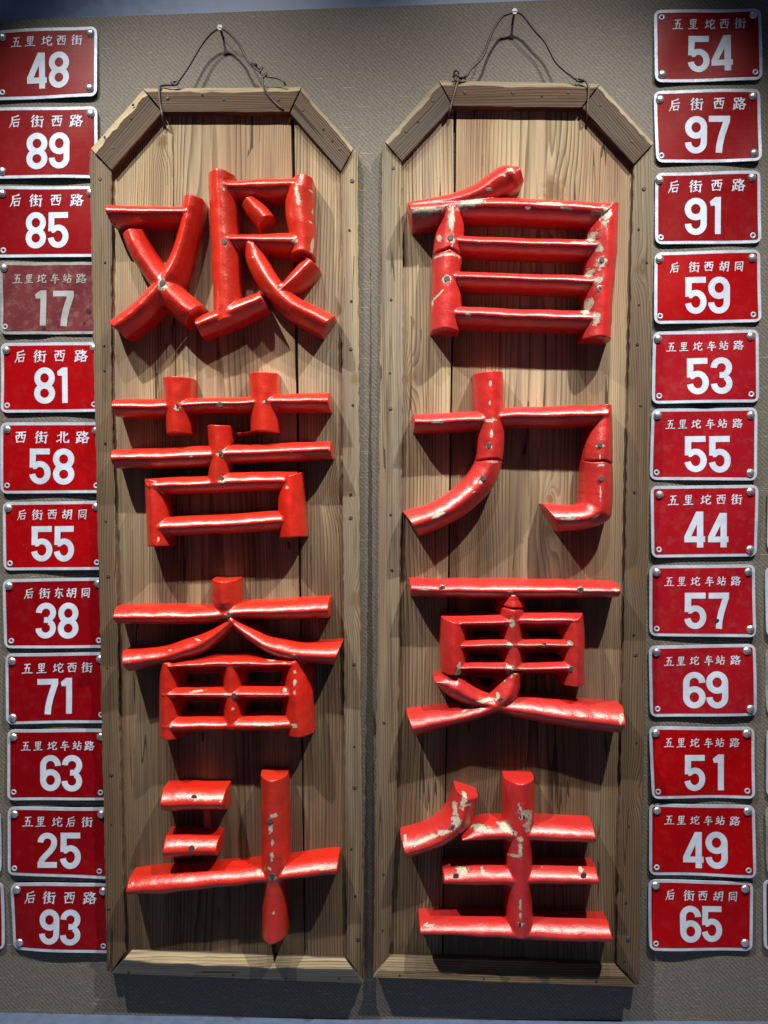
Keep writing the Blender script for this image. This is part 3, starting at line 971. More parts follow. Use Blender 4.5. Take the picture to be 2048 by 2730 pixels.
H_S, H_T, H_C, H_Bt = 0.0185, 0.0235, 0.0225, 0.027


def rail_bevel(outer, inner, h1, drop, bev_px, which='outer', n=14, jit=1.0):
    """long rail: outer[0]-outer[1] and inner[1]-inner[0] in px; gives front and shoulder outlines"""
    def line(a, b, k, off=(0, 0)):
        return [(a[0] + (b[0] - a[0]) * i / k + off[0], a[1] + (b[1] - a[1]) * i / k + off[1]) for i in range(k + 1)]
    o = line(outer[0], outer[1], n)
    i_ = line(inner[1], inner[0], n)
    dx, dy = outer[1][0] - outer[0][0], outer[1][1] - outer[0][1]
    L = math.hypot(dx, dy); nx, ny = -dy / L, dx / L
    mx = (inner[0][0] + inner[1][0]) / 2 - (outer[0][0] + outer[1][0]) / 2
    my = (inner[0][1] + inner[1][1]) / 2 - (outer[0][1] + outer[1][1]) / 2
    if nx * mx + ny * my < 0: nx, ny = -nx, -ny
    o = [(x + random.uniform(-jit, jit) * .5, y + random.uniform(-jit, jit) * .8) for x, y in o]
    i_ = [(x + random.uniform(-jit, jit) * .5, y + random.uniform(-jit, jit) * .8) for x, y in i_]
    o[0], o[-1], i_[0], i_[-1] = outer[0], outer[1], inner[1], inner[0]
    sh = o + i_
    if which == 'outer':
        # slide along the mitre
        fo = []
        for k, (x, y) in enumerate(o):
            q = bev_px * random.uniform(.8, 1.2)
            t = k / n
            tx = inner[0][0] * (1 - t) + inner[1][0] * t; ty = inner[0][1] * (1 - t) + inner[1][1] * t
            w = math.hypot(tx - x, ty - y)
            fo.append((x + (tx - x) * q / w, y + (ty - y) * q / w))
        return fo + i_, sh, [h1 - drop] * (n + 1) + [h1 - 0.0004] * (n + 1)
    fi = []
    for k, (x, y) in enumerate(i_):
        q = bev_px * random.uniform(.9, 1.1)
        t = 1 - k / n
        tx = outer[0][0] * (1 - t) + outer[1][0] * t; ty = outer[0][1] * (1 - t) + outer[1][1] * t
        w = math.hypot(tx - x, ty - y)
        fi.append((x + (tx - x) * q / w, y + (ty - y) * q / w))
    return o + fi, sh, [h1 - 0.0004] * (n + 1) + [h1 - drop] * (n + 1)


def rb(nm, mat, outer, inner, h1, drop, bev, which='outer', jit=1.0):
    f, s, h = rail_bevel(outer, inner, h1, drop, bev, which, jit=jit)
    return (nm, mat, f, h1, s, h)


left_planks = dict(cx=620, planks=[
    ([(268, 420), (440, 262), (460, 262), (471, 1400), (482, 2585), (300, 2585), (280, 1400)], M['plank_a']),
    ([(461.2, 262), (775, 262), (790, 1100), (801, 1800), (812, 2600), (483.2, 2590), (472.2, 1400)], M['plank_a']),
    ([(784, 262), (800, 270), (925, 410), (935, 1400), (945, 2600), (815, 2600), (806, 1800), (797, 1100)], M['plank_b'])])
left_rails = [
    rb('top_rail', (M['rail_h'], M['lit_edge_h']), [(383, 236), (803, 232)], [(434, 298), (771, 299)], H_T, .008, 13),
    rb('corner_rail', (M['rail_dl'], M['lit_edge_l']), [(243, 396), (381, 241)], [(298, 454), (432, 301)], H_C, .007, 16),
    rb('corner_rail', (M['rail_dr'], M['lit_edge_r']), [(805, 235), (942, 396)], [(774, 302), (909, 456)], H_C, .006, 9),
    ('side_rail', M['rail_v'], [(238, 404), (242, 399), (298, 457), (297, 1000), (311, 1500), (321, 2060), (335, 2540), (298, 2592), (284, 2590), (264, 1600), (250, 1000)], H_S, None, None),
    ('side_rail', M['rail_v'], [(943, 399), (955, 404), (957, 1000), (962, 1800), (971, 2620), (924, 2556), (917, 1800), (912, 1000), (909, 459)], H_S, None, None),
    rb('bottom_rail', (M['rail_g'], M['rail_b']), [(297, 2597), (969, 2623)], [(352, 2533), (920, 2554)], H_Bt, .012, 36, 'inner'),  # paler bevel slot paints the lit strip of this rail
]
HS = H_S + .0002
left_tacks = [(447, 261, H_T, 1), (597, 264, H_T, 1), (742, 265, H_T, 1), (540, 254, H_T, 0), (355, 280, H_C, 0), (279, 366, H_C, 0),
              (302, 393, H_C, 1), (350, 318, H_C, 0), (808, 293, H_C, 1), (905, 396, H_C, 1), (863, 345, H_C, 0), (886, 376, H_C, 0)]
left_tacks += [(x, y, HS, k) for x, y, k in (
    (267, 477, 1), (280, 700, 0), (277, 920, 1), (279, 988, 0), (281, 1182, 0), (282, 1390, 0), (289, 1535, 1), (286, 1780, 0),
    (297, 2063, 1), (297, 2198, 0), (290, 2422, 1), (939, 482, 1), (932, 614, 0), (937, 803, 0), (936, 930, 1), (941, 1080, 0),
    (936, 1318, 0), (935, 1380, 1), (945, 1770, 1), (946, 2098, 1), (937, 2263, 0), (948, 2388, 0), (955, 2502, 1), (945, 1990, 0))]
left_tacks += [(x, y, H_Bt, 0) for x, y in ((344, 2590), (622, 2597), (764, 2606), (905, 2606))]
right_planks = dict(cx=1370, planks=[
    ([(1040, 400), (1165, 262), (1209, 262), (1209, 600), (1200, 1100), (1191, 1800), (1177, 2600), (1015, 2600), (1040, 1500)], M['plank_d']),
    ([(1217, 262), (1560, 262), (1715, 410), (1700, 1300), (1672, 2600), (1181, 2600), (1195, 1800), (1205, 1100), (1215, 600)], M['plank_c'])])
right_rails = [
    rb('top_rail', (M['rail_h'], M['lit_edge_h']), [(1171, 215), (1598, 224)], [(1209, 283), (1550, 287)], H_T, .008, 13),
    rb('corner_rail', (M['rail_dl'], M['lit_edge_l']), [(1027, 378), (1169, 217)], [(1072, 430), (1206, 284)], H_C, .006, 13),
    rb('corner_rail', (M['rail_dr'], M['lit_edge_r']), [(1600, 228), (1743, 381)], [(1553, 288), (1690, 438)], H_C, .006, 9),
    ('side_rail', M['rail_v2'], [(1018, 384), (1026, 381), (1071, 432), (1076, 900), (1067, 1600), (1058, 2200), (1038, 2551), (996, 2600), (1008, 1500)], H_S, None, None),
    ('side_rail', M['rail_v2'], [(1690, 441), (1741, 384), (1745, 600), (1731, 1300), (1713, 2250), (1705, 2626), (1694, 2624), (1645, 2571), (1650, 2250), (1663, 1700), (1671, 1200), (1683, 700)], H_S, None, None),
    rb('bottom_rail', M['rail_b'], [(996, 2606), (1693, 2632)], [(1038, 2549), (1642, 2573)], H_Bt, .010, 40, 'inner'),
]
right_tacks = [(1240, 246, H_T, 1), (1368, 246, H_T, 1), (1515, 246, H_T, 1), (1154, 268, H_C, 1), (1083, 350, H_C, 1),
               (1602, 280, H_C, 1), (1685, 377, H_C, 1), (1115, 325, H_C, 0), (1445, 257, H_T, 0)]
right_tacks += [(x, y, HS, k) for x, y, k in (
    (1049, 448, 1), (1043, 799, 0), (1040, 994, 0), (1041, 1088, 1), (1042, 1372, 0), (1045, 1520, 0), (1024, 1925, 1), (1022, 2330, 0),
    (1020, 2478, 1), (1717, 504, 1), (1703, 612, 0), (1704, 813, 0), (1700, 918, 0), (1708, 1080, 1), (1692, 1312, 0), (1690, 1692, 0),
    (1695, 1745, 1), (1697, 1980, 0), (1677, 2202, 0), (1669, 2407, 0), (1675, 2502, 1), (1666, 2562, 0), (1725, 700, 0))]
right_tacks += [(x, y, H_Bt, 0) for x, y in ((1066, 2600), (1290, 2608), (1590, 2616))]

LB = board('left hanging pine board with four carved red characters that read down from 艰', 3, left_planks, left_rails, left_tacks, [
    ('jian', 'topmost carved red character of the left board, 艰'),
    ('ku', 'second carved red character of the left board, 苦'),
    ('fen', 'third carved red character of the left board, 奋'),
    ('dou', 'lowest carved red character of the left board, 斗')])
RB = board('right hanging pine board with four worn carved red characters that read down from 自', 21, right_planks, right_rails, right_tacks, [
    ('zi', 'topmost carved red character of the right board, 自, much chipped'),
    ('li', 'second carved red character of the right board, 力'),
    ('geng', 'third carved red character of the right board, 更'),
    ('sheng', 'lowest carved red character of the right board, 生')])
# small red batten that joins the two short strokes of the lowest left character
dou = [c for c in LB.children if c.get('label', '').startswith('lowest')][0]
bpts = [(240 + x / 2.304, 2020 + y / 2.304) for x, y in ((697, 310), (736, 310), (740, 440), (700, 440))]
solid('joining_strip', bpts, HP + .010, HP - .001, M['red_pink'], dou, jit=.3, bev=.0006, step=14)


# ------------------------------------------------------------------ hanging wires and the nails that carry them
def tube_mesh(name, pts, r, n=8, close=False, sub=5):
    """round wire through the points"""
    Q = [Vector(p) for p in pts]
    P_ = [Q[0]] + Q + [Q[-1]]
    S_ = []
    for i in range(1, len(P_) - 2):
        p0, p1, p2, p3 = P_[i - 1:i + 3]
        for k in range(sub):
            t = k / sub
            S_.append(0.5 * ((2 * p1) + (-p0 + p2) * t + (2 * p0 - 5 * p1 + 4 * p2 - p3) * t * t + (-p0 + 3 * p1 - 3 * p2 + p3) * t ** 3))
    S_.append(Q[-1])
    vs, fs = [], []
    for i, p in enumerate(S_):
        d = (S_[min(i + 1, len(S_) - 1)] - S_[max(i - 1, 0)])
        if d.length < 1e-7: d = Vector((0, 0, 1))
        d.normalize()
        a = d.cross(Vector((0.31, 0.2, 0.9))); a.normalize(); b = d.cross(a)
        for k in range(n):
            w = 2 * math.pi * k / n
            vs.append(p + a * math.cos(w) * r + b * math.sin(w) * r)
    for i in range(len(S_) - 1):
        for k in range(n):
            fs.append((i * n + k, i * n + (k + 1) % n, (i + 1) * n + (k + 1) % n, (i + 1) * n + k))
    fs.append(tuple(range(n))[::-1]); fs.append(tuple(range((len(S_) - 1) * n, len(S_) * n)))
    return mesh(name, vs, fs)


def w(pts):
    return [P(x, y, h * .58) for x, y, h in pts]


WR = 0.0017


def wire(parent, runs):
    for r_, pts in runs:
        me = tube_mesh('hanging_wire', w(pts), r_)
        link('hanging_wire', me, M['wire'], parent, smooth=True)


wire(LB, [
    (WR, [(437, 335, .023), (434, 310, .044), (428, 282, .0425), (425, 255, .043), (425, 237, .040), (430, 229, .03), (445, 226, .036), (462, 226, .039),
          (474, 222, .040), (470, 217, .041), (458, 219, .042), (468, 226, .041), (478, 213, .039), (500, 182, .036), (520, 148, .034), (540, 116, .033), (560, 92, .035),
          (575, 80, .037), (587, 75.5, .039), (600, 80, .038), (620, 97, .036), (641, 124, .034), (652, 146, .034), (663, 165, .035), (672, 173, .036)]),
    (0.0014, [(668, 166, .036), (680, 170, .040), (684, 176, .036), (674, 178, .032), (676, 172, .039), (690, 184, .034), (700, 180, .039), (694, 192, .042),
          (700, 199, .036), (711, 196, .042), (704, 205, .044), (698, 210, .040)]),
    (0.0014, [(672, 174, .036), (690, 190, .039), (700, 200, .040), (722, 206, .042), (740, 208, .043), (756, 218, .044), (762, 228, .040)]),
    (0.0014, [(704, 203, .042), (700, 214, .044), (703, 232, .046), (714, 252, .044), (734, 274, .043), (752, 290, .043), (760, 299, .032)]),
])
wire(RB, [
    (WR, [(1194, 312, .022), (1199, 298, .040), (1206, 268, .0425), (1214, 240, .0435), (1222, 216, .040), (1230, 208, .036), (1240, 206, .037), (1246, 200, .038),
          (1256, 184, .036), (1275, 166, .034), (1290, 146, .033), (1302, 112, .033), (1318, 76, .034), (1338, 46, .036), (1356, 37, .038),
          (1372, 32, .039), (1388, 36, .038), (1404, 52, .036), (1425, 80, .034), (1452, 110, .033), (1466, 135, .033), (1482, 165, .034), (1505, 188, .036),
          (1524, 202, .038), (1534, 211, .038)]),
    (0.0014, [(1244, 200, .038), (1230, 206, .044), (1216, 200, .040), (1209, 206, .036), (1213, 190, .040), (1222, 190, .044), (1220, 204, .040), (1212, 212, .044),
          (1222, 216, .042), (1234, 208, .038), (1243, 210, .036)]),
    (0.0014, [(1534, 212, .040), (1545, 210, .044), (1556, 214, .044), (1552, 218, .038), (1538, 215, .044), (1546, 209, .036), (1560, 215, .042), (1567, 226, .044),
          (1570, 245, .044), (1567, 275, .043), (1566, 305, .042), (1565, 322, .024)]),
])
for (hx, hy, bx, by, lab) in ((587, 74, 595, 101, 'bright nail in the fabric wall that carries the wire of the left board'),
                              (1372, 31, 1367, 59, 'bright nail in the fabric wall that carries the wire of the right board')):
    a = P(bx, by, 0.0); b = P(hx, hy, .0225)
    root = empty('wall_nail', a)
    tag(root, lab, 'nail', 'nails that carry the boards')
    link('shank', tube_mesh('shank', [a + Vector((0, .004, 0)), (a + b) / 2, b], .0017), M['wire'], root, smooth=True)
    d = (b - a).normalized()
    hd = disc_mesh('nail_head', .0042, .0016, 'plain')
    hd.materials.append(M['chrome'])
    o = link('nail_head', hd, None, root)
    o.location = b
    o.rotation_euler = (0.12, 0, 0)

# ------------------------------------------------------------------ lettering
G = {
    '五': [[(22, 14), (78, 9)], [(50, 13), (42, 50), (33, 88)], [(24, 48), (68, 43), (62, 88)], [(3, 93), (50, 89), (99, 90)]],
    '里': [[(24, 10), (26, 52)], [(24, 10), (76, 7), (72, 50)], [(26, 30), (73, 28)], [(26, 51), (73, 49)], [(50, 9), (50, 90)],
          [(24, 71), (76, 68)], [(3, 93), (50, 89), (98, 89)]],
    '坨': [[(4, 40), (36, 33)], [(20, 12), (20, 74)], [(2, 84), (40, 66)], [(64, 3), (69, 14)], [(47, 20), (43, 36)],
          [(47, 21), (94, 17), (86, 33)], [(86, 40), (58, 60)], [(57, 36), (56, 76), (66, 89), (94, 87), (96, 70)]],
    '西': [[(8, 12), (92, 8)], [(13, 36), (24, 90)], [(13, 37), (88, 30), (78, 92)], [(26, 84), (78, 82)], [(40, 12), (38, 42), (30, 62)],
          [(59, 11), (59, 50), (66, 58), (74, 55)]],
    '街': [[(27, 3), (6, 29)], [(29, 27), (3, 56)], [(18, 46), (18, 97)], [(34, 20), (64, 16)], [(49, 4), (49, 42)], [(32, 43), (67, 38)],
          [(36, 62), (64, 58)], [(50, 44), (50, 84)], [(32, 90), (68, 79)], [(71, 16), (93, 12)], [(69, 40), (100, 35)], [(86, 38), (86, 94), (75, 86)]],
    '后': [[(82, 3), (55, 13), (26, 17)], [(27, 15), (25, 58), (3, 98)], [(28, 40), (95, 33)], [(38, 58), (43, 93)], [(38, 60), (84, 55), (78, 93)],
          [(43, 87), (78, 85)]],
    '路': [[(9, 12), (12, 36)], [(9, 12), (40, 9), (36, 34)], [(12, 34), (36, 32)], [(25, 34), (25, 82)], [(26, 56), (43, 52)],
          [(10, 52), (11, 88)], [(1, 93), (44, 76)], [(62, 3), (44, 36)], [(58, 20), (86, 15), (68, 42), (40, 64)], [(54, 26), (72, 46), (100, 58)],
          [(53, 64), (57, 96)], [(53, 66), (87, 61), (83, 96)], [(57, 90), (83, 88)]],
    '胡': [[(3, 31), (45, 26)], [(24, 6), (24, 54)], [(9, 54), (12, 86)], [(9, 56), (41, 52), (38, 84)], [(12, 80), (38, 78)],
          [(58, 12), (57, 58), (43, 96)], [(58, 14), (92, 10), (89, 93), (78, 85)], [(60, 35), (88, 33)], [(59, 57), (88, 55)]],
    '同': [[(14, 13), (12, 96)], [(14, 16), (90, 10), (87, 93), (74, 85)], [(32, 35), (70, 31)], [(31, 54), (36, 82)], [(31, 55), (70, 51), (66, 80)],
          [(36, 76), (66, 74)]],
    '车': [[(22, 19), (80, 14)], [(46, 2), (24, 46), (82, 41)], [(52, 30), (52, 100)], [(3, 68), (97, 60)]],
    '站': [[(20, 5), (26, 17)], [(4, 29), (43, 24)], [(13, 38), (18, 62)], [(36, 34), (28, 67)], [(0, 82), (45, 66)], [(66, 3), (66, 52)],
          [(66, 29), (96, 24)], [(52, 52), (56, 94)], [(52, 54), (92, 50), (86, 93)], [(56, 88), (86, 86)]],
    '东': [[(12, 21), (89, 16)], [(43, 2), (20, 52), (82, 47)], [(54, 34), (54, 96), (42, 88)], [(33, 62), (12, 86)], [(70, 58), (92, 82)]],
    '北': [[(6, 37), (35, 32)], [(37, 5), (36, 94)], [(1, 84), (37, 66)], [(91, 20), (62, 43)], [(60, 6), (60, 76), (69, 89), (97, 87), (97, 70)]],
}


def arc(cx, cy, rx, ry, a0, a1, n=18):
    return [(cx + rx * math.cos(R(a0 + (a1 - a0) * i / n)), cy + ry * math.sin(R(a0 + (a1 - a0) * i / n))) for i in range(n + 1)]


T = 38     # half stroke of the numerals, box 270 x 470
DG = {
    '1': [('s', [(107, 0), (107, 230), (107, 462)], T), ('q', [(70, 0), (72, 106)], [(0, 54), (12, 106)])],
    '2': [('s', arc(130, 130, 92, 92, 180, 345) + [(220, 150), (205, 195), (165, 250), (105, 310), (62, 360), (42, 410), (40, 468)], T),
          ('s', [(2, 431), (130, 431), (258, 431)], T)],
    '3': [('s', arc(132, 132, 94, 94, 180, 415), T), ('s', arc(132, 338, 96, 96, -60, 180), T), ('s', [(108, 228), (150, 229), (196, 233)], T - 1), ('s', [(170, 205), (182, 233), (170, 262)], T - 10)],
    '4': [('s', [(200, 0), (200, 235), (200, 470)], T + 2), ('s', [(0, 361), (130, 361), (262, 361)], T),
          ('q', [(150, 0), (75, 161), (0, 323)], [(239, 0), (162, 161), (86, 323)])],
    '5': [('s', [(6, 38), (130, 38), (258, 38)], T), ('s', [(46, 2), (44, 130), (41, 250)], T),
          ('s', [(50, 232)] + arc(132, 318, 97, 115, -132, 171, 26), T)],
    '6': [('s', arc(135, 328, 96, 104, 0, 360, 30), T), ('s', [(39, 330), (39, 150)] + arc(135, 142, 96, 104, 180, 360), T)],
    '7': [('s', [(0, 38), (130, 38), (268, 38)], T), ('s', [(229, 10), (226, 70), (196, 160), (164, 260), (140, 370), (132, 470)], T + 2)],
    '8': [('s', arc(134, 138, 94, 100, 0, 360, 30), T), ('s', arc(134, 336, 96, 98, 0, 360, 30), T)],
    '9': [('s', arc(135, 142, 96, 104, 0, 360, 30), T), ('s', [(231, 140), (231, 320)] + arc(135, 328, 96, 104, 0, 180), T)],
}


def strip(pts, hw, taper=None):
    """left and right edges of a stroke of half width hw (number or list) along the points"""
    L_, R_ = [], []
    n = len(pts)
    for i, p in enumerate(pts):
        a = pts[max(i - 1, 0)]; b = pts[min(i + 1, n - 1)]
        closed = n > 3 and math.hypot(pts[0][0] - pts[-1][0], pts[0][1] - pts[-1][1]) < 1e-3
        if closed and i in (0, n - 1): a, b = pts[-2], pts[1]
        d1 = np.array([p[0] - a[0], p[1] - a[1]], float); d2 = np.array([b[0] - p[0], b[1] - p[1]], float)
        if np.linalg.norm(d1) < 1e-6: d1 = d2
        if np.linalg.norm(d2) < 1e-6: d2 = d1
        d1 /= np.linalg.norm(d1); d2 /= np.linalg.norm(d2)
        d = d1 + d2; d /= (np.linalg.norm(d) + 1e-9)
        m = max(0.55, float(np.dot(d, d2)))
        w_ = (hw[i] if isinstance(hw, list) else hw) / m
        L_.append((p[0] - d[1] * w_, p[1] + d[0] * w_)); R_.append((p[0] + d[1] * w_, p[1] - d[0] * w_))
    return L_, R_


def resample(pts, step):
    out = []
    for a, b in zip(pts[:-1], pts[1:]):
        L = math.hypot(b[0] - a[0], b[1] - a[1])
        k = max(1, int(round(L / step)))
        out += [(a[0] + (b[0] - a[0]) * j / k, a[1] + (b[1] - a[1]) * j / k) for j in range(k)]
    out.append(pts[-1])
    return out


def brush(pts):
    """brush-written stroke: heavier verticals, pressed start, tapered or pressed end"""
    q = resample(pts, 9)
    n = len(q)
    hw = []
    for i in range(n):
        a, b = q[max(i - 1, 0)], q[min(i + 1, n - 1)]
        dx, dy = b[0] - a[0], b[1] - a[1]
        L = math.hypot(dx, dy) + 1e-9
        base = 4.1 + 2.1 * abs(dy) / L
        t = i / max(1, n - 1)
        f_ = 1.15 - 0.35 * math.sin(math.pi * t)
        if dx < 0 and dy > 0: f_ = 1.25 - 0.75 * t            # left-falling strokes run out thin
        hw.append(base * f_)
    return strip(q, hw)


# ------------------------------------------------------------------ number plates
SC = 4.9163
DOME = None


def dome_mesh():
    vs, fs = [], []
    N, K = 20, 6
    for k in range(K + 1):
        a = math.pi / 2 * k / K
        rr, hh = math.cos(a) * .0057, math.sin(a) * .0036
        if k == K: vs.append((0, -hh, 0)); break
        vs += [(rr * math.cos(2 * math.pi * i / N), -hh, rr * math.sin(2 * math.pi * i / N)) for i in range(N)]
    for k in range(K - 1):
        for i in range(N):
            fs.append((k * N + i, k * N + (i + 1) % N, (k + 1) * N + (i + 1) % N, (k + 1) * N + i))
    t = len(vs) - 1
    for i in range(N): fs.append(((K - 1) * N + i, (K - 1) * N + (i + 1) % N, t))
    me = mesh('dome_screw', vs, fs)
    me.polygons.foreach_set('use_smooth', [True] * len(me.polygons))
    me.materials.append(M['chrome'])
    return me


def eyelet_mesh():
    vs, fs, mi = [], [], []
    N = 18
    prof = [(.0040, 0), (.0038, .0006), (.0030, .0008), (.0019, .0005), (.0017, .0001)]
    for rr, hh in prof:
        vs += [(rr * math.cos(2 * math.pi * i / N), -hh, rr * math.sin(2 * math.pi * i / N)) for i in range(N)]
    for k in range(len(prof) - 1):
        for i in range(N):
            fs.append((k * N + i, k * N + (i + 1) % N, (k + 1) * N + (i + 1) % N, (k + 1) * N + i)); mi.append(0)
    fs.append(tuple(range((len(prof) - 1) * N, len(prof) * N))); mi.append(1)
    me = mesh('eyelet', vs, fs)
    me.materials.append(M['alu']); me.materials.append(M['hole'])
    me.polygons.foreach_set('material_index', mi)
    return me


DOME = dome_mesh(); EYE = eyelet_mesh()


def plate(side, y0, c, text, tx, ty, num, dg, domes, eyes, label, mat='pr_a', dull=False, k=0, ts=None, extra=None):
    x0 = 0 if side == 'L' else 1728
    q = lambda x, y: (x0 + x / SC, y0 + y / SC)
    HW = 0.004
    TL, TR, BR, BL = [P(*q(*p), HW) for p in c]
    rs = random.Random(k * 17 + 5)
    amp = 0.0016 + (0.0012 if dull else 0)
    ph = [rs.uniform(0, 6.28) for _ in range(6)]
    lift = rs.uniform(0.0012, 0.0034)

    def hgt(u, v):
        return (HW + amp * (math.sin(3.1 * u + ph[0]) * math.sin(2.3 * v + ph[1]) + 0.5 * math.sin(7 * u + 3 * v + ph[2]))
                + lift * v * v * (0.5 + 0.5 * math.sin(4 * u + ph[3])) + (0.0006 * math.sin(19 * u + 9 * v + ph[4]) if dull else 0))

    def W3(u, v, dh=0.0):
        a = TL.lerp(TR, u); b = BL.lerp(BR, u)
        p = a.lerp(b, v)
        return Vector((p.x, -hgt(u, v) - dh, p.z))

    def inv(px, py):
        """pixel -> (u, v) on the plate, by two Newton steps on its nearly rectangular outline"""
        t = P(px, py, HW)
        u = v = .5
        for _ in range(6):
            p = TL.lerp(TR, u).lerp(BL.lerp(BR, u), v)
            du = (TR - TL).lerp(BR - BL, v); dv = (BL - TL).lerp(BR - TR, u)
            e = t - p
            det = du.x * dv.z - du.z * dv.x
            u += (e.x * dv.z - e.z * dv.x) / det
            v += (du.x * e.z - du.z * e.x) / det
        return u, v
    cen = W3(.5, .98)
    root = empty('number_plate', (cen.x, 0, cen.z))
    tag(root, label, 'number plate', 'red house number plates on the fabric wall')
    Wd, Hd = (TR - TL).length, (BL - TL).length

    def panel(nm, inset, rad, dh, mt, skirt):
        nu, nv = 22, 14
        vs_, fs_ = [], []
        rows = []
        e = [0, .004, .012, .025, .045]
        vv = sorted(set([x for x in e] + [1 - x for x in e] + [i / nv for i in range(1, nv)]))
        for v in vv:
            y = v * (Hd - 2 * inset)
            dy = min(y, (Hd - 2 * inset) - y)
            cut = rad - math.sqrt(max(0, rad * rad - (rad - min(dy, rad)) ** 2))
            row = []
            for i in range(nu + 1):
                x = cut + (Wd - 2 * inset - 2 * cut) * i / nu
                row.append(len(vs_)); vs_.append(W3((inset + x) / Wd, (inset + y) / Hd, dh))
            rows.append(row)
        for a, b in zip(rows[:-1], rows[1:]):
            for i in range(nu): fs_.append((a[i], b[i], b[i + 1], a[i + 1]))
        loop = rows[0] + [r_[-1] for r_ in rows[1:]] + rows[-1][::-1][1:] + [r_[0] for r_ in rows[-2:0:-1]]
        b0 = len(vs_)
        for i in loop: vs_.append(vs_[i] + Vector((0, skirt, 0)))
        n = len(loop)
        for i in range(n): fs_.append((loop[i], loop[(i + 1) % n], b0 + (i + 1) % n, b0 + i))
        me = mesh(nm, vs_, fs_)
        o = link(nm, me, mt, root)
        return o
    panel('metal_plate', 0.0, .0095, 0.0, M['alu_dull' if dull else 'alu'], .0011)
    panel('red_field', .0042, .0035, .00022, M[mat], .00018)
    pm = M['print_dull' if dull else 'print']

    def letters(nm, pieces):
        vs_, fs_ = [], []
        for kk, (L_, R_) in enumerate(pieces):
            dh = .00036 + .00003 * (kk % 14)
            b = len(vs_)
            for a, c_ in zip(L_, R_):
                ua = inv(*a); ub = inv(*c_)
                vs_.append(W3(*ua, dh)); vs_.append(W3(*ub, dh))
            for i in range(len(L_) - 1):
                fs_.append((b + 2 * i, b + 2 * i + 1, b + 2 * i + 3, b + 2 * i + 2))
        if not vs_: return
        me = mesh(nm, vs_, fs_)
        bm = bmesh.new(); bm.from_mesh(me)
        for f_ in bm.faces:
            f_.normal_update()
            if f_.normal.y > 0: f_.normal_flip()
        bm.to_mesh(me); bm.free()
        link(nm, me, pm, root)
    if text:
        size = ts or (168 if len(text) == 4 else (142 if len(text) == 5 else 128))
        slope = (c[1][1] - c[0][1]) / (c[1][0] - c[0][0])
        pcs = []
        for ch, cx in zip(text, tx):
            cy = ty + slope * (cx - (tx[0] + tx[-1]) / 2)
            sc = size / 100.0
            if ch in '后同': wsc = sc * .86
            elif ch in '五街路': wsc = sc * 1.02
            else: wsc = sc * .95
            for stv in G[ch]:
                L_, R_ = brush(stv)
                tr = lambda p: q(cx + (p[0] - 50) * wsc - (p[1] - 50) * .05 * sc, cy + (p[1] - 50) * sc)
                pcs.append(([tr(p) for p in L_], [tr(p) for p in R_]))
        letters('street_name', pcs)
        for d_, (dx0, dx1, dy0, dy1) in zip(num, dg):
            bw = 147.0 if d_ == '1' else 268.0
            sx, sy = (dx1 - dx0) / bw, (dy1 - dy0) / 472.0
            if d_ == '1': sy = (dy1 - dy0) / 462.0
            pcs = []
            for it in DG[d_]:
                if it[0] == 's':
                    L_, R_ = strip(resample(it[1], 40), it[2])
                else:
                    L_, R_ = resample(it[1], 60), resample(it[2], 60)
                    m_ = min(len(L_), len(R_)); L_ = L_[:m_ - 1] + [L_[-1]]; R_ = R_[:m_ - 1] + [R_[-1]]
                tr = lambda p: q(dx0 + p[0] * sx + (2 if d_ != '1' else 0), dy0 + p[1] * sy + slope * (p[0] * sx))
                pcs.append(([tr(p) for p in L_], [tr(p) for p in R_]))
            letters('numeral', pcs)
    for lst, nm, me in ((domes, 'dome_screw', DOME), (eyes, 'eyelet', EYE)):
        for (x, y) in lst:
            u, v = inv(*q(x, y))
            o = link(nm, me, None, root)
            p = W3(u, v, .0002)
            o.location = p
            o.rotation_euler = (rs.uniform(-.1, .1), rs.uniform(0, 6), rs.uniform(-.1, .1))
    if extra:
        for (x, y, s) in extra:
            u, v = inv(*q(x, y))
            put('bullet_hole' if False else 'nail_hole', HOLEM, W3(u, v, .0004), root, s)
    return root


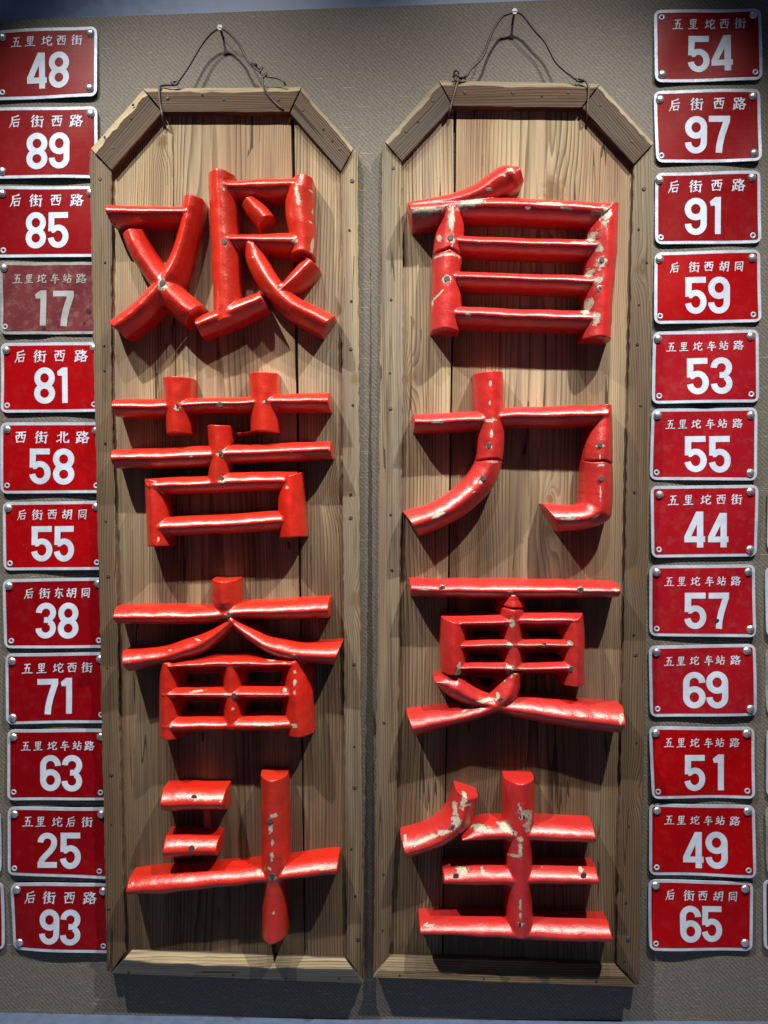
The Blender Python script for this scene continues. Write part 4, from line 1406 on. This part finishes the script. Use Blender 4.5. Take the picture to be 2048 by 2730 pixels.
WLT = '五里坨'
PL = [
    ('L', 50, [(-148, 170), (1270, 88), (1278, 1020), (-142, 1072)], '五里坨西街', [228, 410, 622, 808, 1005], 298, '48',
     [(358, 618, 462, 928), (640, 906, 438, 914)], [(42, 252), (1182, 185), (1182, 918)], [(37, 970)],
     'red house number plate forty-eight, topmost of the left column', 'pr_a'),
    ('L', 50, [(-135, 1170), (1281, 1152), (1284, 2088), (-130, 2100)], '后街西路', [205, 495, 752, 1008], 1350, '89',
     [(352, 630, 1503, 1982), (650, 920, 1498, 1978)], [(38, 2005), (1193, 1250)], [],
     'red house number plate eighty-nine, second from the top of the left column', 'pr_a'),
    ('L', 480, [(-150, 85), (1270, 78), (1280, 1010), (-145, 1010)], '后街西路', [208, 470, 735, 1012], 268, '85',
     [(332, 604, 420, 897), (632, 905, 425, 895)], [(38, 182), (1185, 170)], [(40, 918)],
     'red house number plate eighty-five, directly above the dull faded plate', 'pr_a'),
    ('L', 480, [(-5, 1072), (1400, 1075), (1405, 2012), (5, 2025)], '五里坨车站路', [222, 372, 545, 718, 880, 1065], 1290, '17',
     [(455, 605, 1443, 1907), (690, 960, 1448, 1912)], [(50, 1155)], [(75, 1925)],
     'dull dented faded house number plate with the number seventeen', 'pr_d'),
    ('L', 900, [(5, 68), (1410, 58), (1415, 972), (10, 985)], '后街西路', [262, 525, 788, 1068], 245, '81',
     [(450, 724, 393, 868), (755, 893, 395, 857)], [(80, 165), (1232, 140)], [(97, 890), (1245, 880)],
     'bright red house number plate eighty-one, directly below the dull faded plate', 'pr_b'),
    ('L', 900, [(5, 1112), (1410, 1107), (1420, 2035), (15, 2045)], '西街北路', [278, 550, 828, 1080], 1308, '58',
     [(395, 668, 1457, 1924), (697, 973, 1455, 1928)], [(100, 1207), (1255, 1220)], [(105, 1940), (1270, 1940)],
     'bright red house number plate fifty-eight with the street name 西街北路', 'pr_b'),
    ('L', 1320, [(30, 92), (1425, 72), (1435, 975), (45, 987)], '后街西胡同', [288, 490, 685, 882, 1085], 255, '55',
     [(405, 685, 410, 872), (708, 978, 408, 872)], [(108, 172), (1268, 155)], [(130, 895), (1282, 880)],
     'brightest red house number plate, fifty-five, in the left column under plate fifty-eight', 'pr_b'),
    ('L', 1320, [(40, 1102), (1440, 1078), (1450, 2002), (58, 2008)], '后街东胡同', [380, 580, 768, 935, 1125], 1285, '38',
     [(465, 732, 1415, 1880), (758, 1028, 1413, 1882)], [(122, 1190), (1290, 1165)], [(150, 1910), (1295, 1905)],
     'red house number plate thirty-eight in the left column, above plate seventy-one', 'pr_a'),
    ('L', 1720, [(65, 112), (1450, 92), (1465, 1018), (92, 1032)], '五里坨西街', [360, 548, 762, 942, 1138], 300, '71',
     [(490, 757, 445, 912), (793, 940, 433, 902)], [(157, 212), (1312, 185), (178, 945)], [(1330, 910)],
     'red house number plate seventy-one in the left column, above plate sixty-three', 'pr_a'),
    ('L', 1720, [(95, 1105), (1470, 1100), (1480, 2025), (98, 2032)], '五里坨车站路', [342, 502, 685, 850, 1012, 1175], 1320, '63',
     [(522, 793, 1443, 1915), (808, 1083, 1442, 1915)], [(178, 1205), (1320, 1200)], [(183, 1925), (1325, 1925)],
     'red house number plate sixty-three in the left column, above plate twenty-five', 'pr_a'),
    ('L', 2120, [(98, 155), (1480, 168), (1495, 1095), (105, 1042)], '五里坨后街', [365, 535, 752, 930, 1140], 350, '25',
     [(495, 757, 490, 948), (788, 1057, 492, 965)], [(188, 252), (1325, 255)], [(195, 955), (1308, 993)],
     'red house number plate twenty-five, second from the bottom of the left column', 'pr_a'),
    ('L', 2120, [(140, 1150), (1515, 1162), (1525, 2062), (175, 2020)], '后街西路', [395, 645, 912, 1178], 1345, '93',
     [(522, 785, 1490, 1940), (800, 1062, 1493, 1950)], [(223, 1238), (1350, 1265), (258, 1930)], [(1362, 1968)],
     'red house number plate ninety-three, lowest of the left column', 'pr_a'),
    ('R', 0, [(78, 132), (1478, 110), (1498, 1045), (85, 1085)], '五里坨西街', [390, 592, 815, 1003, 1205], 312, '54',
     [(525, 812, 465, 942), (835, 1115, 457, 928)], [(1380, 198), (180, 978)], [(178, 230), (1402, 950)],
     'dark red house number plate fifty-four, topmost of the right column', 'pr_a'),
    ('R', 0, [(75, 1190), (1475, 1165), (1480, 2118), (105, 2132)], '后街西路', [350, 632, 920, 1195], 1370, '97',
     [(480, 768, 1530, 2015), (790, 1070, 1525, 2003)], [(158, 1302), (1372, 1262), (1378, 2020)], [(172, 2045)],
     'red house number plate ninety-seven, second from the top of the right column', 'pr_a'),
    ('R', 430, [(95, 152), (1475, 118), (1485, 1070), (92, 1088)], '后街西路', [340, 625, 898, 1185], 322, '91',
     [(480, 768, 480, 970), (812, 958, 470, 952)], [(150, 250), (1360, 215)], [(167, 1000), (1375, 972)],
     'red house number plate ninety-one in the right column, third from the top', 'pr_a'),
    ('R', 430, [(90, 1190), (1472, 1155), (1488, 2105), (70, 2138)], '后街西胡同', [348, 600, 790, 995, 1190], 1385, '59',
     [(475, 760, 1524, 2008), (782, 1072, 1517, 2000)], [(155, 1285), (1365, 1265)], [(148, 2035), (1378, 2010)],
     'red house number plate fifty-nine in the right column, beneath plate ninety-one', 'pr_b'),
    ('R', 860, [(62, 122), (1448, 88), (1455, 1045), (50, 1065)], '五里坨车站路', [305, 470, 650, 832, 988, 1178], 310, '53',
     [(500, 782, 470, 950), (810, 1092, 462, 943)], [(125, 218), (1340, 185)], [(143, 962), (1347, 940)],
     'red house number plate fifty-three in the right column, beneath plate fifty-nine', 'pr_c'),
    ('R', 860, [(45, 1130), (1432, 1112), (1415, 2070), (28, 2060)], '五里坨车站路', [295, 455, 632, 815, 972, 1165], 1328, '55',
     [(480, 762, 1490, 1962), (790, 1070, 1490, 1970)], [(122, 1218), (1340, 1218), (1325, 1970)], [(118, 1965)],
     'pinkish red house number plate fifty-five in the right column, with three steel domes', 'pr_c'),
    ('R', 1280, [(35, 77), (1438, 60), (1425, 998), (38, 1015)], '五里坨西街', [330, 528, 755, 952, 1150], 258, '44',
     [(475, 750, 415, 888), (782, 1052, 432, 885)], [(150, 192), (1328, 155), (1335, 908)], [(137, 910)],
     'pinkish red house number plate forty-four in the right column', 'pr_c'),
    ('R', 1280, [(12, 1117), (1412, 1105), (1405, 2052), (22, 2045)], '五里坨车站路', [275, 435, 612, 797, 955, 1148], 1325, '57',
     [(468, 755, 1475, 1950), (785, 1055, 1475, 1948)], [(107, 1208), (1318, 1205), (1330, 1950)], [(115, 1950)],
     'red house number plate fifty-seven with a small round hole through its seven', 'pr_c'),
    ('R', 1690, [(8, 157), (1405, 130), (1420, 1070), (28, 1087)], '五里坨车站路', [275, 430, 607, 795, 945, 1140], 350, '69',
     [(458, 748, 502, 978), (757, 1038, 492, 975)], [(107, 242), (1290, 222), (1335, 978)], [(125, 985)],
     'red house number plate sixty-nine in the right column, beneath plate fifty-seven', 'pr_c'),
    ('R', 1690, [(12, 1215), (1402, 1224), (1400, 2158), (38, 2145)], '五里坨车站路', [270, 430, 605, 787, 940, 1138], 1425, '51',
     [(468, 748, 1582, 2055), (850, 1000, 1582, 2052)], [(100, 1302), (1295, 1310)], [(118, 2055), (1300, 2058)],
     'red house number plate fifty-one in the right column, beneath plate sixty-nine', 'pr_b'),
    ('R', 2110, [(18, 160), (1402, 187), (1405, 1120), (12, 1092)], '五里坨车站路', [278, 435, 612, 790, 948, 1140], 382, '49',
     [(460, 735, 532, 1005), (755, 1040, 530, 1010)], [(120, 255), (1305, 265)], [(112, 993), (1305, 1022)],
     'red house number plate forty-nine, second from the bottom of the right column', 'pr_b'),
    ('R', 2110, [(8, 1160), (1382, 1187), (1365, 2090), (5, 2065)], '后街西胡同', [295, 538, 718, 920, 1112], 1370, '65',
     [(412, 690, 1497, 1968), (702, 972, 1503, 1968)], [(102, 1240), (1272, 1280), (1268, 1985)], [(95, 1980)],
     'creased red house number plate sixty-five, lowest of the right column', 'pr_b'),
]
for k, a in enumerate(PL):
    side, y0, c, text, tx, ty, num, dg, dm, ey, lab, mt = a
    plate(side, y0, c, text, tx, ty, num, dg, dm, ey, lab, mt, dull=(num == '17'), k=k,
          extra=[(897, 1845, .95)] if num == '57' else ([(1150, 1720, 1.1), (572, 1940, .8), (1100, 1870, .6)] if num == '17' else None))
# neighbours cut off by the edges of the photograph: only their rims show
for k, (side, y0, c, lab, dull) in enumerate([
    ('L', 2120, [(-1385, 190), (12, 196), (14, 1040), (-1380, 1060)], 'plate rim at the left picture edge beside plate twenty-five', False),
    ('L', 2120, [(-1350, 1130), (44, 1142), (66, 2018), (-1330, 2030)], 'plate rim at the left picture edge beside plate ninety-three', False),
    ('R', 1280, [(1566, 80), (2960, 60), (2960, 920), (1563, 930)], 'plate rim at the right picture edge, highest of those cut off, beside plate forty-four', False),
    ('R', 1280, [(1538, 1140), (2940, 1120), (2945, 2050), (1540, 2050)], 'plate rim at the right picture edge beside plate fifty-seven', False),
    ('R', 1690, [(1546, 190), (2950, 180), (2950, 1075), (1562, 1068)], 'dull plate rim at the right picture edge beside plate sixty-nine', True),
    ('R', 1690, [(1546, 1230), (2940, 1220), (2940, 2140), (1546, 2130)], 'plate rim at the right picture edge beside plate fifty-one', False),
    ('R', 2110, [(1530, 190), (2930, 200), (2930, 1110), (1555, 1090)], 'dull grey plate rim at the right picture edge beside plate forty-nine', True),
    ('R', 2110, [(1518, 1165), (2900, 1180), (2900, 2080), (1512, 2068)], 'plate rim at the right picture edge beside plate sixty-five', False)]):
    plate(side, y0, c, '', [], 0, '', [], [], [], lab, 'pr_a', dull=dull, k=50 + k)
